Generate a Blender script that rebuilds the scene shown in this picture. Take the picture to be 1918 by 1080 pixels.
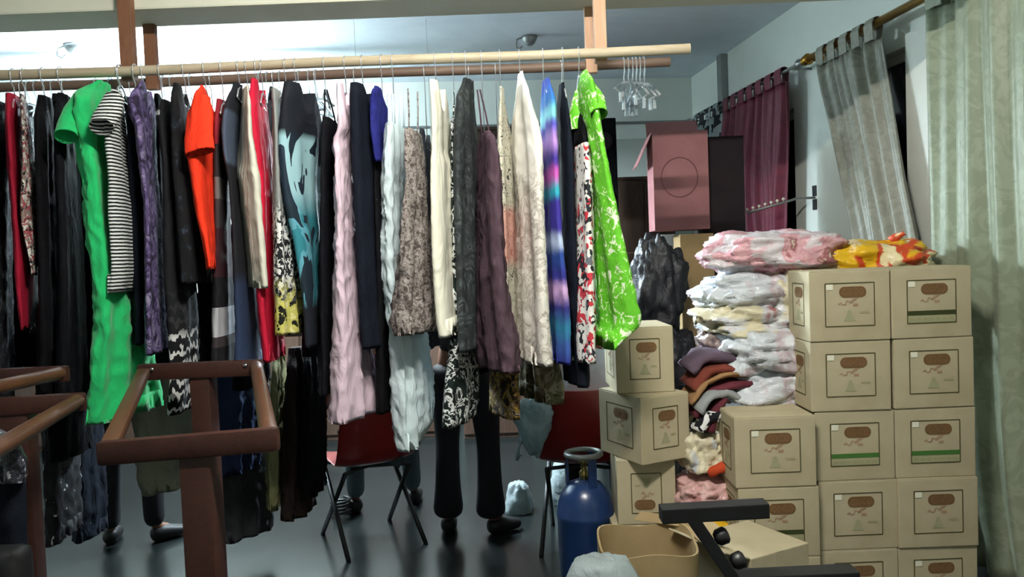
import bpy, bmesh, math, random
from mathutils import Vector, Matrix, noise as mnoise

for o in list(bpy.data.objects):
    bpy.data.objects.remove(o, do_unlink=True)
SC = bpy.context.scene
COL = SC.collection
V = Vector

# ------------------------------------------------------------------ camera
FPX = 1500.0                       # focal length in pixels of the 1918 px wide frame
EYE = V((0, 0, 1.48))
PITCH = math.atan(62 / 1500.0)
ROLL = math.radians(2.2)
cF = V((0, math.cos(PITCH), -math.sin(PITCH)))
cU = V((0, math.sin(PITCH), math.cos(PITCH)))
cR = V((1, 0, 0))
cI = cR * math.cos(ROLL) - cU * math.sin(ROLL)
cJ = cR * math.sin(ROLL) + cU * math.cos(ROLL)
cam_d = bpy.data.cameras.new('camera')
cam = bpy.data.objects.new('camera', cam_d)
COL.objects.link(cam)
cam_d.sensor_width = 36
cam_d.lens = FPX / 1918 * 36
cam_d.clip_start = 0.05
m3 = Matrix((cI, cJ, -cF)).transposed()
cam.matrix_world = Matrix.Translation(EYE) @ m3.to_4x4()
SC.camera = cam

# ------------------------------------------------------------------ world, exposure
w = bpy.data.worlds.new('night')
SC.world = w
w.use_nodes = True
w.node_tree.nodes['Background'].inputs[0].default_value = (0.30, 0.36, 0.42, 1)
w.node_tree.nodes['Background'].inputs[1].default_value = 0.02
SC.view_settings.view_transform = 'Standard'
SC.view_settings.look = 'None'
SC.view_settings.gamma = 1
SC.view_settings.use_curve_mapping = False
SC.view_settings.exposure = 0.7

# lamps of the room plus one added fill tube (built as fixtures further down): name, centre, direction along the tube, length, colour, strength
LAMPS = [
    ('back', V((-2.55, 6.05, 2.58)), V((0.995, 0.0994, 0)), 1.2, (0.76, 0.92, 1.0), 760.0),
    ('middle', V((-0.75, 5.45, 2.12)), V((0.995, 0.0994, 0)), 0.6, (0.76, 0.91, 1.0), 2000.0),  # added unseen lamp, brightens the right wall and ceiling
    ('front', V((0.05, 1.45, 3.02)), V((1, 0, 0)), 0.62, (1.0, 0.96, 0.87), 800.0),
]
FZ = -0.05                         # floor level
CZ = 3.10                          # ceiling level

# ------------------------------------------------------------------ helpers: pixels to places
def ray(px, py):
    return cF + cI * ((px - 959) / FPX) + cJ * ((540 - py) / FPX)

def at(px, py, D):
    d = ray(px, py)
    return EYE + d * (D / d.y)

def atz(px, py, z):
    d = ray(px, py)
    return EYE + d * ((z - EYE.z) / d.z)

def at_xz(px, z, D):
    """point at depth D and height z that shows in column px"""
    py = 500.0
    for _ in range(4):
        p = at(px, py, D)
        py += (p.z - z) * FPX / D
    return at(px, py, D)

WD = ray(807, 490)
WD = V((WD.x, WD.y, 0)).normalized()          # along the right wall, away from the camera
CORNER = atz(1295, 145, CZ)
WN = V((-WD.y, WD.x, 0))                      # out of the right wall into the room

def wallp(s, off, z):
    p = CORNER - WD * s + WN * off
    return V((p.x, p.y, z))

def onwall(px, py, off=0.0):
    d = ray(px, py)
    q = CORNER + WN * off
    t = (q - EYE).dot(WN) / d.dot(WN)
    p = EYE + d * t
    return -(p - CORNER).dot(WD), p.z

def lin(h):
    h = h.lstrip('#')
    out = []
    for i in (0, 2, 4):
        v = int(h[i:i + 2], 16) / 255
        out.append(v / 12.92 if v <= 0.04045 else ((v + 0.055) / 1.055) ** 2.4)
    return (*out, 1)

# ------------------------------------------------------------------ helpers: materials
MATS = {}
class NB:
    """little node builder"""
    def __init__(s, name):
        s.m = bpy.data.materials.new(name)
        s.m.use_nodes = True
        s.nt = s.m.node_tree
        s.b = s.nt.nodes['Principled BSDF']
        s.tc = s.nt.nodes.new('ShaderNodeTexCoord').outputs['Object']
    def n(s, t, **kw):
        nd = s.nt.nodes.new(t)
        for k, v in kw.items():
            if k in nd.inputs.keys():
                nd.inputs[k].default_value = v
            else:
                setattr(nd, k, v)
        return nd
    def l(s, a, b):
        s.nt.links.new(a, b)
    def mapping(s, scale=(1, 1, 1), rot=(0, 0, 0), loc=(0, 0, 0)):
        mp = s.n('ShaderNodeMapping')
        mp.inputs['Scale'].default_value = scale
        mp.inputs['Rotation'].default_value = rot
        mp.inputs['Location'].default_value = loc
        s.l(s.tc, mp.inputs[0])
        return mp.outputs[0]
    def noise(s, scale, detail=3, rough=.55, dist=0, vec=None):
        nd = s.n('ShaderNodeTexNoise')
        nd.inputs['Scale'].default_value = scale
        nd.inputs['Detail'].default_value = detail
        nd.inputs['Roughness'].default_value = rough
        nd.inputs['Distortion'].default_value = dist
        s.l(vec or s.tc, nd.inputs['Vector'])
        return nd.outputs['Fac']
    def voro(s, scale, vec=None, out='Color', feature='F1', rnd=1.0):
        nd = s.n('ShaderNodeTexVoronoi')
        nd.feature = feature
        nd.inputs['Scale'].default_value = scale
        nd.inputs['Randomness'].default_value = rnd
        s.l(vec or s.tc, nd.inputs['Vector'])
        return nd.outputs[out]
    def wave(s, scale, axis='Z', dist=0, dscale=1, vec=None):
        nd = s.n('ShaderNodeTexWave')
        nd.bands_direction = axis
        nd.inputs['Scale'].default_value = scale
        nd.inputs['Distortion'].default_value = dist
        nd.inputs['Detail Scale'].default_value = dscale
        s.l(vec or s.tc, nd.inputs['Vector'])
        return nd.outputs['Fac']
    def ramp(s, fac, stops, mode='LINEAR'):
        nd = s.n('ShaderNodeValToRGB')
        nd.color_ramp.interpolation = mode
        el = nd.color_ramp.elements
        while len(el) < len(stops):
            el.new(0.5)
        for e, (p, c) in zip(el, stops):
            e.position = p
            e.color = lin(c) if isinstance(c, str) else c
        s.l(fac, nd.inputs[0])
        return nd.outputs[0]
    def mix(s, fac, a, b, mode='MIX'):
        nd = s.n('ShaderNodeMix')
        nd.data_type = 'RGBA'
        nd.blend_type = mode
        for sock, v in ((nd.inputs[0], fac), (nd.inputs[6], a), (nd.inputs[7], b)):
            if hasattr(v, 'is_linked'):
                s.l(v, sock)
            elif isinstance(v, str):
                sock.default_value = lin(v)
            else:
                sock.default_value = v
        return nd.outputs[2]
    def sepz(s):
        nd = s.n('ShaderNodeSeparateXYZ')
        s.l(s.tc, nd.inputs[0])
        return nd.outputs[2]
    def mrange(s, v, a, b):
        nd = s.n('ShaderNodeMapRange')
        nd.inputs[1].default_value = a
        nd.inputs[2].default_value = b
        s.l(v, nd.inputs[0])
        return nd.outputs[0]
    def done(s, col, rough=.85, metal=0, spec=.3, sheen=0, bump=None, bstr=.2, bdist=.01):
        if hasattr(col, 'is_linked'):
            s.l(col, s.b.inputs['Base Color'])
        else:
            s.b.inputs['Base Color'].default_value = lin(col) if isinstance(col, str) else col
        s.b.inputs['Roughness'].default_value = rough
        s.b.inputs['Metallic'].default_value = metal
        s.b.inputs['Specular IOR Level'].default_value = spec
        if sheen:
            s.b.inputs['Sheen Weight'].default_value = sheen
        if bump is not None:
            bn = s.n('ShaderNodeBump')
            bn.inputs['Strength'].default_value = bstr
            bn.inputs['Distance'].default_value = bdist
            s.l(bump, bn.inputs['Height'])
            s.l(bn.outputs[0], s.b.inputs['Normal'])
        MATS[s.m.name] = s.m
        return s.m

def solid(name, c, rough=.85, var=.18, scale=6, spec=.3, metal=0, sheen=0, bump=0, bscale=60):
    b = NB(name)
    n_ = b.noise(scale, 4)
    col = b.mix(b.mrange(n_, .3, .7), tuple(list(x * (1 - var) for x in lin(c)[:3]) + [1]),
                tuple(list(min(1, x * (1 + var)) for x in lin(c)[:3]) + [1]))
    if name.startswith('g_'):
        return b.done(col, rough, metal, .12, sheen, b.noise(13, 4, .6, .6, b.mapping((1, 1, .38))), .5, .03)
    return b.done(col, rough, metal, spec, sheen, b.noise(bscale, 2) if bump else None, bump)

def blotch(name, stops, scale, rough=.85, dist=0, detail=3, stretch=(1, 1, 1), mode='CONSTANT', bump=.0):
    b = NB(name)
    n_ = b.noise(scale, detail, .55, dist, b.mapping(stretch))
    if name.startswith('g_'):
        return b.done(b.ramp(n_, stops, mode), rough, bump=b.noise(13, 4, .6, .6, b.mapping((1, 1, .38))), bstr=.45, bdist=.03)
    return b.done(b.ramp(n_, stops, mode), rough, bump=b.noise(70, 2) if bump else None, bstr=bump)

def cells(name, stops, scale, rough=.85, stretch=(1, 1, 1), warp=.0):
    b = NB(name)
    vec = b.mapping(stretch)
    if warp:
        nn = b.n('ShaderNodeTexNoise')
        nn.inputs['Scale'].default_value = 14
        b.l(b.tc, nn.inputs['Vector'])
        mx = b.n('ShaderNodeVectorMath', operation='MULTIPLY_ADD')
        b.l(nn.outputs['Color'], mx.inputs[0])
        mx.inputs[1].default_value = (warp, warp, warp)
        b.l(vec, mx.inputs[2])
        vec = mx.outputs[0]
    sp = b.n('ShaderNodeSeparateColor')
    b.l(b.voro(scale, vec), sp.inputs[0])
    return b.done(b.ramp(sp.outputs[0], stops, 'CONSTANT'), rough)

def bands(name, stops, z0, z1, nscale=8, namp=.1, rough=.85, mode='EASE'):
    """colour by height inside the object, wobbled by noise"""
    b = NB(name)
    z = b.mrange(b.sepz(), z0, z1)
    nn = b.noise(nscale, 4, .6)
    ad = b.n('ShaderNodeMath', operation='MULTIPLY_ADD')
    b.l(nn, ad.inputs[0])
    ad.inputs[1].default_value = namp
    sb = b.n('ShaderNodeMath', operation='SUBTRACT')
    b.l(z, sb.inputs[0])
    sb.inputs[1].default_value = namp * .5
    b.l(sb.outputs[0], ad.inputs[2])
    return b.done(b.ramp(ad.outputs[0], stops, mode), rough)

# ------------------------------------------------------------------ helpers: objects and meshes
def tag(o, label=None, cat=None, group=None, kind=None):
    if label: o['label'] = label
    if cat: o['category'] = cat
    if group: o['group'] = group
    if kind: o['kind'] = kind
    return o

def thing(name, label, cat, loc=(0, 0, 0), rz=0.0, group=None):
    o = bpy.data.objects.new(name, None)
    o.empty_display_size = .05
    COL.objects.link(o)
    o.location = loc
    o.rotation_euler = (0, 0, rz)
    return tag(o, label, cat, group)

def mesh(name, vs, fs, mat, parent=None, org=None, smooth=False, local=False):
    """vs in world space (or local=True): the origin goes to org or to the parent's place"""
    me = bpy.data.meshes.new(name)
    base = V((0, 0, 0)) if local else (V(parent.location) if parent is not None else (V(org) if org is not None else V((0, 0, 0))))
    me.from_pydata([tuple(V(v) - base) for v in vs], [], fs)
    me.validate()
    bm = bmesh.new(); bm.from_mesh(me)
    bmesh.ops.recalc_face_normals(bm, faces=bm.faces)
    bm.to_mesh(me); bm.free()
    if smooth:
        me.polygons.foreach_set('use_smooth', [True] * len(me.polygons))
    if mat: me.materials.append(MATS[mat] if isinstance(mat, str) else mat)
    o = bpy.data.objects.new(name, me)
    COL.objects.link(o)
    if parent is not None:
        o.parent = parent
    elif not local:
        o.location = base
    return o

def inst(src, parent, loc=None, rz=None, name=None):
    o = src.copy() if hasattr(src, 'copy') and not isinstance(src, bpy.types.Mesh) else bpy.data.objects.new(name, src)
    COL.objects.link(o)
    o.parent = parent
    if loc is not None: o.location = loc
    if rz is not None: o.rotation_euler = (0, 0, rz)
    return o

class MB:
    """collects shapes for one mesh"""
    def __init__(s): s.v = []; s.f = []
    def add(s, vs, fs):
        k = len(s.v)
        s.v += [V(x) for x in vs]
        s.f += [tuple(i + k for i in f) for f in fs]
        return s
    def box(s, c, size, rz=0.0, M=None, bev=0.0):
        bm = bmesh.new()
        bmesh.ops.create_cube(bm, size=1)
        for v in bm.verts: v.co = V((v.co.x * size[0], v.co.y * size[1], v.co.z * size[2]))
        if bev:
            bmesh.ops.bevel(bm, geom=bm.edges[:], offset=bev, segments=2, affect='EDGES', profile=.6)
        mt = Matrix.Translation(V(c)) @ (M.to_4x4() if M is not None else Matrix.Rotation(rz, 4, 'Z'))
        bm.verts.index_update()
        s.add([mt @ v.co for v in bm.verts], [[v.index for v in f.verts] for f in bm.faces])
        bm.free()
        return s
    def beam(s, a, b, wdt, hgt, up=V((0, 0, 1)), bev=0.0):
        a = V(a); b = V(b)
        d = (b - a); L = d.length; d.normalize()
        sx = d.cross(up).normalized(); u2 = sx.cross(d)
        M = Matrix((sx, d, u2)).transposed()
        return s.box((a + b) / 2, (wdt, L, hgt), M=M, bev=bev)
    def tube(s, pts, r, n=8, closed=False, caps=True):
        pts = [V(p) for p in pts]
        m = len(pts); vs = []
        rr = r if isinstance(r, (list, tuple)) else [r] * m
        prev = None
        for i, p in enumerate(pts):
            a = pts[(i - 1) % m] if (i > 0 or closed) else p
            b = pts[(i + 1) % m] if (i < m - 1 or closed) else p
            t = (b - a).normalized()
            if prev is None:
                prev = t.orthogonal().normalized()
            x = (prev - t * prev.dot(t))
            x = x.normalized() if x.length > 1e-6 else t.orthogonal().normalized()
            prev = x
            y = t.cross(x)
            for k in range(n):
                a_ = 2 * math.pi * k / n
                vs.append(p + (x * math.cos(a_) + y * math.sin(a_)) * rr[i])
        fs = []
        for i in range(m if closed else m - 1):
            for k in range(n):
                i2 = (i + 1) % m; k2 = (k + 1) % n
                fs.append((i * n + k, i * n + k2, i2 * n + k2, i2 * n + k))
        if caps and not closed:
            fs.append(tuple(range(n - 1, -1, -1)))
            fs.append(tuple((m - 1) * n + k for k in range(n)))
        return s.add(vs, fs)
    def lathe(s, prof, c=(0, 0, 0), n=32, M=None):
        c = V(c); vs = []; fs = []
        for (r, z) in prof:
            for k in range(n):
                a = 2 * math.pi * k / n
                p = V((r * math.cos(a), r * math.sin(a), z))
                if M is not None: p = M @ p
                vs.append(c + p)
        for i in range(len(prof) - 1):
            for k in range(n):
                k2 = (k + 1) % n
                fs.append((i * n + k, i * n + k2, (i + 1) * n + k2, (i + 1) * n + k))
        fs.append(tuple(range(n - 1, -1, -1)))
        fs.append(tuple((len(prof) - 1) * n + k for k in range(n)))
        return s.add(vs, fs)
    def build(s, name, mat, parent=None, org=None, smooth=False, local=False):
        return mesh(name, s.v, s.f, mat, parent, org, smooth, local)

def autosmooth(o, ang=40):
    me = o.data
    me.polygons.foreach_set('use_smooth', [True] * len(me.polygons))
    bm = bmesh.new(); bm.from_mesh(me)
    for e in bm.edges:
        if len(e.link_faces) == 2 and e.calc_face_angle(0) > math.radians(ang):
            e.smooth = False
    bm.to_mesh(me); bm.free()
    return o

def arc(c, r, a0, a1, ex, ey, n=10):
    return [V(c) + V(ex) * (r * math.cos(a0 + (a1 - a0) * i / n)) + V(ey) * (r * math.sin(a0 + (a1 - a0) * i / n)) for i in range(n + 1)]

# ------------------------------------------------------------------ materials
def build_materials():
    b = NB('wall_paint')
    n1 = b.noise(1.3, 5, .6); n2 = b.noise(25, 3)
    col = b.mix(b.mrange(n1, .35, .75), '#dbe1da', '#ced6ce')
    b.done(col, .75, bump=n2, bstr=.06)
    b = NB('ceiling_paint')
    n1 = b.noise(1.1, 6, .65, 1.2); n2 = b.noise(18, 4)
    col = b.mix(b.mrange(n1, .3, .8), '#e0e9f0', '#c6d2dd')
    b.done(col, .8, bump=n2, bstr=.08)
    solid('beam_paint', '#cfd0bf', .75, .08, 2)
    b = NB('floor_terrazzo')
    n1 = b.noise(2.0, 5, .6); n2 = b.noise(90, 2)
    col = b.mix(b.mrange(n1, .3, .75), '#1c2121', '#141818')
    col = b.mix(b.ramp(n2, [(0, '#000000'), (.62, '#000000'), (.7, '#404040')]), col, '#2c3231')
    b.done(col, .24, spec=.35, bump=n1, bstr=.02)
    # woods
    def wood(name, c1, c2, rough, scale=3.0, axis=(1, 1, 1)):
        b = NB(name)
        v = b.mapping(axis)
        n_ = b.noise(scale, 6, .6, 1.5, v)
        return b.done(b.mix(b.mrange(n_, .3, .7), c1, c2), rough, spec=.4, bump=n_, bstr=.05)
    wood('red_wood', '#3f2119', '#2e1711', .5, 5, (6, 1, 6))
    wood('dowel_wood', '#5f402b', '#4d3323', .4, 5, (6, 1, 6))
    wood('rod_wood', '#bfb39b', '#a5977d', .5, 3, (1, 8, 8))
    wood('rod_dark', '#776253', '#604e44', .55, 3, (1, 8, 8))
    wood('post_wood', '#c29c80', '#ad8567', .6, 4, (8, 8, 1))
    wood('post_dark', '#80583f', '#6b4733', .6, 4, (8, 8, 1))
    wood('cabinet_wood', '#4a372b', '#382920', .5, 3, (8, 8, 1))
    # cardboard
    def card(name, c1, c2):
        b = NB(name)
        n1 = b.noise(4, 4, .6)
        wv = b.wave(90, 'X', .4)
        b.done(b.mix(b.mrange(n1, .3, .7), c1, c2), .82, spec=.2, bump=wv, bstr=.05)
    card('cardboard', '#b9ae92', '#a99d80')
    card('cardboard_inner', '#a28d69', '#907b57')
    card('card_pink', '#a06f6f', '#8e6062')
    card('card_ring', '#84595b', '#7b5254')
    card('card_dark', '#2b2226', '#211a1e')
    card('card_tan', '#9c845f', '#8c7552')
    card('card_brown', '#58473c', '#493a31')
    solid('ink_border', '#4a4629', .8, .1)
    solid('ink_oval', '#6e5234', .8, .15, 30)
    solid('ink_oval_dark', '#785b3c', .8, .1)
    solid('ink_red', '#9f8168', .8, .1)
    solid('ink_green', '#9c9b79', .8, .1)
    solid('ink_band', '#3f6b2e', .8, .1)
    solid('ink_band_dark', '#363d1d', .8, .1)
    solid('ink_pale', '#98946f', .8, .1)
    solid('sticker', '#e4e2cf', .6, .03)
    # metals, plastics
    solid('black_metal', '#141416', .45, .1, spec=.5)
    solid('chrome', '#c8c8c8', .18, .05, metal=1)
    solid('wire', '#c9ccd0', .3, .05, metal=.7)
    solid('gold', '#b48a3c', .3, .2, metal=1)
    solid('steel_grey', '#8f9392', .4, .1, metal=.6)
    solid('red_plastic', '#741712', .35, .1, 3, spec=.5)
    solid('blue_paint', '#17305a', .3, .15, 5, spec=.6)
    solid('brass', '#a8945a', .35, .1, metal=1)
    solid('tube_holder', '#dddddd', .5, .03)
    solid('frame_white', '#d9dcd4', .5, .04)
    b = NB('window_glass')
    b.done('#0a0d12', .08, spec=.6)
    b = NB('clear_plastic')
    b.b.inputs['Transmission Weight'].default_value = .75
    b.b.inputs['IOR'].default_value = 1.45
    b.done('#e6eef2', .12, spec=.6)
    b = NB('film_plastic')
    b.b.inputs['Transmission Weight'].default_value = .55
    b.b.inputs['IOR'].default_value = 1.2
    n_ = b.noise(9, 5, .6, .8)
    b.done('#c8d6d8', .28, spec=.6, bump=n_, bstr=.6, bdist=.03)
    b = NB('blue_film')
    n_ = b.noise(9, 5, .6, .8)
    b.done(b.mix(b.mrange(n_, .3, .7), '#8ba4ab', '#6d858e'), .35, spec=.6, bump=n_, bstr=.5, bdist=.03)
    # people
    solid('skin', '#6b4632', .55, .08)
    solid('hair', '#0d0a0a', .7, .1)
    solid('trouser_black', '#131318', .85, .1)
    solid('trouser_grey', '#3f4a4e', .85, .15)
    solid('shirt_grey', '#bac2c8', .85, .08)
    solid('shirt_plum', '#3a1f2c', .85, .1)
    solid('shirt_dark', '#1c1a20', .85, .1)
    solid('shoe', '#121214', .5, .1)
    # lamps
    for nm, c, d, L, colr, st in LAMPS:
        b = NB('tube_light_' + nm)
        b.b.inputs['Emission Color'].default_value = (*colr, 1)
        b.b.inputs['Emission Strength'].default_value = st
        b.done('#ffffff', .5)
    # curtains
    def brocade(name, c1, c2, rough, sc):
        b = NB(name)
        n1 = b.noise(sc, 5, .65, 2.0)
        col = b.ramp(n1, [(0, c1), (.46, c1), (.55, c2), (1, c2)])
        return b.done(col, rough, spec=.4, sheen=.08, bump=n1, bstr=.12)
    brocade('curtain_grey', '#7b7c70', '#88897d', .5, 12)
    brocade('curtain_sage', '#7f8872', '#8b947e', .48, 9)
    brocade('curtain_maroon', '#5a1029', '#66142f', .6, 5)
    blotch('curtain_mono', [(0, '#1a1d22'), (.47, '#8b9496'), (.6, '#2a2d33')], 7, .7)
    # garments
    solid('g_black', '#0a0a0e', .85, .2)
    solid('g_black2', '#0e0e13', .8, .2)
    solid('g_navyblack', '#10151f', .85, .15)
    solid('g_charcoal', '#33363c', .85, .2)
    solid('g_darkbrown', '#2b211e', .9, .2)
    solid('g_olive', '#7c7a56', .9, .12)
    solid('g_khaki', '#8f8f7c', .9, .12)
    solid('g_darkgrey', '#35373a', .9, .12)
    solid('g_green', '#27bd6c', .8, .07, 5, sheen=.2)
    solid('g_orange', '#f03c22', .8, .05, 5)
    solid('g_red', '#c01f3a', .75, .12, 5)
    solid('g_maroonred', '#a01c34', .75, .25, 2)
    solid('g_cream', '#d8d6c6', .75, .05, 5)
    solid('g_ivory', '#e6e4d2', .7, .04, 4)
    solid('g_pink', '#dcc4d2', .75, .06, 6)
    solid('g_paleblue', '#c8d8dc', .65, .1, 8)
    solid('g_plum', '#4d3c45', .75, .12, 4)
    solid('g_navylace', '#23266c', .8, .35, 40)
    solid('g_navyblue', '#27324e', .85, .15)
    b = NB('g_stripe')
    wv = b.wave(23, 'Z', .8, 2)
    b.done(b.ramp(wv, [(0, '#15161a'), (.5, '#e2e6e2')], 'CONSTANT'), .8)
    blotch('g_purple', [(0, '#241c33'), (.42, '#4d4068'), (.52, '#6f6189'), (.6, '#8f86a0'), (.66, '#43385c')], 14, .8, 2)
    blotch('g_darkprint', [(0, '#14161a'), (.5, '#202a2c'), (.58, '#5b5a6b'), (.64, '#17181c')], 16, .85, 1.5)
    b = NB('g_feather')
    wv = b.wave(5.5, 'Z', 6, 2.5, b.mapping((3, 3, 1)))
    zz = b.mrange(b.sepz(), .55, .15)
    base = b.ramp(wv, [(0, '#101014'), (.72, '#d3d3d1')], 'CONSTANT')
    b.done(b.mix(b.ramp(zz, [(0, '#000000'), (.5, '#303030'), (.6, '#ffffff')]), '#101014', base), .85)
    blotch('g_speckblack', [(0, '#0a0a0d'), (.58, '#141922'), (.64, '#2b323d')], 22, .9)
    cells('g_pinkprint', [(0, '#c9c3ba'), (.22, '#a34a52'), (.45, '#d9d6cd'), (.62, '#2a2424'), (.8, '#8c7a72')], 22, stretch=(1, 1, .55), warp=.6)
    bands('g_blocks', [(0, '#17151a'), (.1, '#3b3436'), (.14, '#b8b8bc'), (.24, '#b8b8bc'), (.25, '#17151a'), (.36, '#391820'), (.55, '#3a3235'), (.66, '#6c6664'), (.74, '#2a2327'), (.86, '#8c2431'), (1, '#8c2431')], 0, 1.05, 3, .02, mode='CONSTANT')
    bands('g_slate', [(0, '#2b3a58'), (.3, '#26324c'), (.36, '#14151b'), (.72, '#14151b'), (.74, '#4b5668'), (.9, '#4b5668'), (.92, '#191b22'), (1, '#191b22')], 0, 1.13, 3, .02)
    # white-speckled dress: sheer grey top, speckled middle, yellow hem
    b = NB('g_yellowhem')
    vo = b.voro(75, out='Distance')
    spk = b.ramp(b.noise(60, 2), [(0, '#1a1b1f'), (.5, '#e8e8e4')], 'CONSTANT')
    yel = b.ramp(b.noise(26, 3), [(0, '#17180f'), (.46, '#d2cc6c'), (.62, '#efe9a8')], 'CONSTANT')
    z = b.mrange(b.sepz(), 0, .97)
    k1 = b.ramp(z, [(0, '#ffffff'), (.13, '#ffffff'), (.24, '#000000')])
    k2 = b.ramp(z, [(0, '#000000'), (.45, '#000000'), (.55, '#ffffff')])
    b.done(b.mix(k2, b.mix(k1, spk, yel), '#8f9390'), .8)
    # black dress with aqua abstract
    b = NB('g_aqua')
    nn = b.noise(7, 3, .5, 1.0, b.mapping((1, 1, .45)))
    aq = b.ramp(nn, [(0, '#14222e'), (.43, '#9cc4cc'), (.58, '#1b2a38')], 'CONSTANT')
    te = b.ramp(nn, [(0, '#142430'), (.44, '#2d7a85'), (.52, '#5a9aaa'), (.58, '#12222c')], 'CONSTANT')
    z = b.mrange(b.sepz(), 0, 1.02)
    body = b.mix(b.ramp(z, [(0, '#000000'), (.5, '#000000'), (.6, '#ffffff')]), te, aq)
    k = b.ramp(z, [(0, '#000000'), (.15, '#000000'), (.2, '#ffffff'), (.8, '#ffffff'), (.83, '#000000')])
    b.done(b.mix(k, '#10151f', body), .8)
    blotch('g_greylace', [(0, '#4f4744'), (.45, '#837a75'), (.53, '#9d9691'), (.6, '#6a615d')], 55, .9, 1)
    blotch('g_monofloral', [(0, '#14211f'), (.49, '#e2e6e4'), (.58, '#19201f')], 15, .8, 2.2)
    blotch('g_charcoalprint', [(0, '#23282a'), (.48, '#33393a'), (.58, '#4d5354'), (.64, '#2a2f31')], 11, .8, 2.5)
    b = NB('g_beigefloral')
    nn = b.noise(42, 3, .6, 1)
    base = b.ramp(nn, [(0, '#3c4038'), (.4, '#c9c4b4'), (.57, '#8f9a82'), (.63, '#c9bfb0')], 'CONSTANT')
    z = b.mrange(b.sepz(), 0, 1.08)
    k = b.ramp(z, [(0, '#000000'), (.38, '#000000'), (.42, '#d0d0d0'), (.58, '#d0d0d0'), (.62, '#000000')])
    b.done(b.mix(k, base, '#d18379'), .8)
    b = NB('g_whiteprint')
    nn = b.noise(13, 4, .6, 2)
    pr = b.ramp(nn, [(0, '#e6e2da'), (.47, '#e0dbd2'), (.53, '#a89f96'), (.6, '#d9d3c9')])
    z = b.mrange(b.sepz(), 0, 1.13)
    b.done(b.mix(b.ramp(z, [(0, '#ffffff'), (.6, '#ffffff'), (.72, '#000000')]), '#ece9e2', pr), .75)
    bands('g_tiedye', [(0, '#2a2f86'), (.07, '#3b5aa0'), (.13, '#2d7a9c'), (.2, '#33357f'), (.26, '#cfa9d8'), (.31, '#33348c'), (.38, '#2b4a95'), (.43, '#b9c9e6'), (.48, '#3a3291'), (.56, '#3b2f92'), (.6, '#2fa6bb'), (.66, '#c35bb4'), (.71, '#3c2f8a'), (.78, '#b78fd8'), (.83, '#5350b0'), (.87, '#7fd0da'), (.92, '#2c6fb5'), (1, '#3a4fae')], 0, 1.12, 9, .07)
    cells('g_redfloral', [(0, '#e6e4de'), (.42, '#e6e4de'), (.43, '#c23a45'), (.64, '#e6e4de'), (.66, '#24262c'), (.85, '#6b7078'), (.9, '#e6e4de')], 17, stretch=(1, 1, .7), warp=.5)
    b = NB('g_lime')
    nn = b.noise(30, 3, .6, 1.2)
    col = b.ramp(nn, [(0, '#4aa31c'), (.5, '#63bb2a'), (.57, '#76c93a'), (.60, '#e3efd0')])
    b.done(col, .7)
    solid('g_limetrim', '#cfe3b4', .7, .2, 60)
    blotch('g_brownfloral', [(0, '#2c231d'), (.42, '#6b4f2b'), (.5, '#b09a45'), (.55, '#8c5a44'), (.6, '#c9b9a5'), (.64, '#3a2b22')], 20, .85, 1.5)
    blotch('g_olivesheer', [(0, '#5b5540'), (.48, '#7d7559'), (.58, '#a9a189'), (.66, '#655e48')], 9, .8, 1.5)
    blotch('g_sparkle', [(0, '#0f0f13'), (.62, '#0f0f13'), (.66, '#b9bcc0')], 24, .7)
    blotch('g_sequin', [(0, '#15161c'), (.5, '#3b3d46'), (.6, '#cfd3d8')], 40, .3)
    # bags and textiles
    def bagmat(name, stops, sc, rough=.32):
        b = NB(name)
        nn = b.noise(sc, 3, .5, .8)
        nb = b.noise(11, 5, .6, 1.2)
        b.done(b.ramp(nn, stops, 'EASE'), rough, spec=.55, bump=nb, bstr=.55, bdist=.025)
    bagmat('bag_pink', [(0, '#dcdadd'), (.47, '#d6ced3'), (.54, '#cf98a2'), (.6, '#d7a9ae'), (.66, '#9c5a60'), (.7, '#cfc3b2')], 6)
    bagmat('bag_white', [(0, '#cfd3d8'), (.5, '#c5cad0'), (.6, '#b9aab0'), (.68, '#cdd0d4')], 5)
    bagmat('bag_cream', [(0, '#d6d2c4'), (.5, '#cfc6a8'), (.58, '#c9ccd0'), (.68, '#a86a6a')], 6)
    bagmat('bag_yellow', [(0, '#d8c7a8'), (.34, '#dcc9a4'), (.40, '#e0b420'), (.50, '#dcae1c'), (.54, '#c8461f'), (.58, '#c8461f'), (.61, '#e6d9a8'), (.7, '#ead9b4')], 5)
    bagmat('bag_mauve', [(0, '#6d5c5c'), (.5, '#927f7b'), (.62, '#4c3f48')], 7)
    bagmat('bag_black', [(0, '#0d0d13'), (1, '#181820')], 5, .5)
    bagmat('bag_blush', [(0, '#d8b6ac'), (.5, '#d3a8a4'), (.6, '#b07a76'), (.7, '#e2cbbd')], 6)
    solid('cloth_rust', '#6d3328', .9, .2)
    solid('cloth_tan', '#8c6a48', .9, .2)
    solid('cloth_grey', '#8a8d8e', .9, .2)
    solid('cloth_wine', '#5c2630', .9, .2)
    solid('cloth_mauve', '#544552', .9, .25)
    cells('cloth_dots', [(0, '#14141c'), (.6, '#14141c'), (.62, '#d8d8d6')], 45)
    solid('cloth_orange', '#b8431f', .8, .15)
build_materials()

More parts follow.
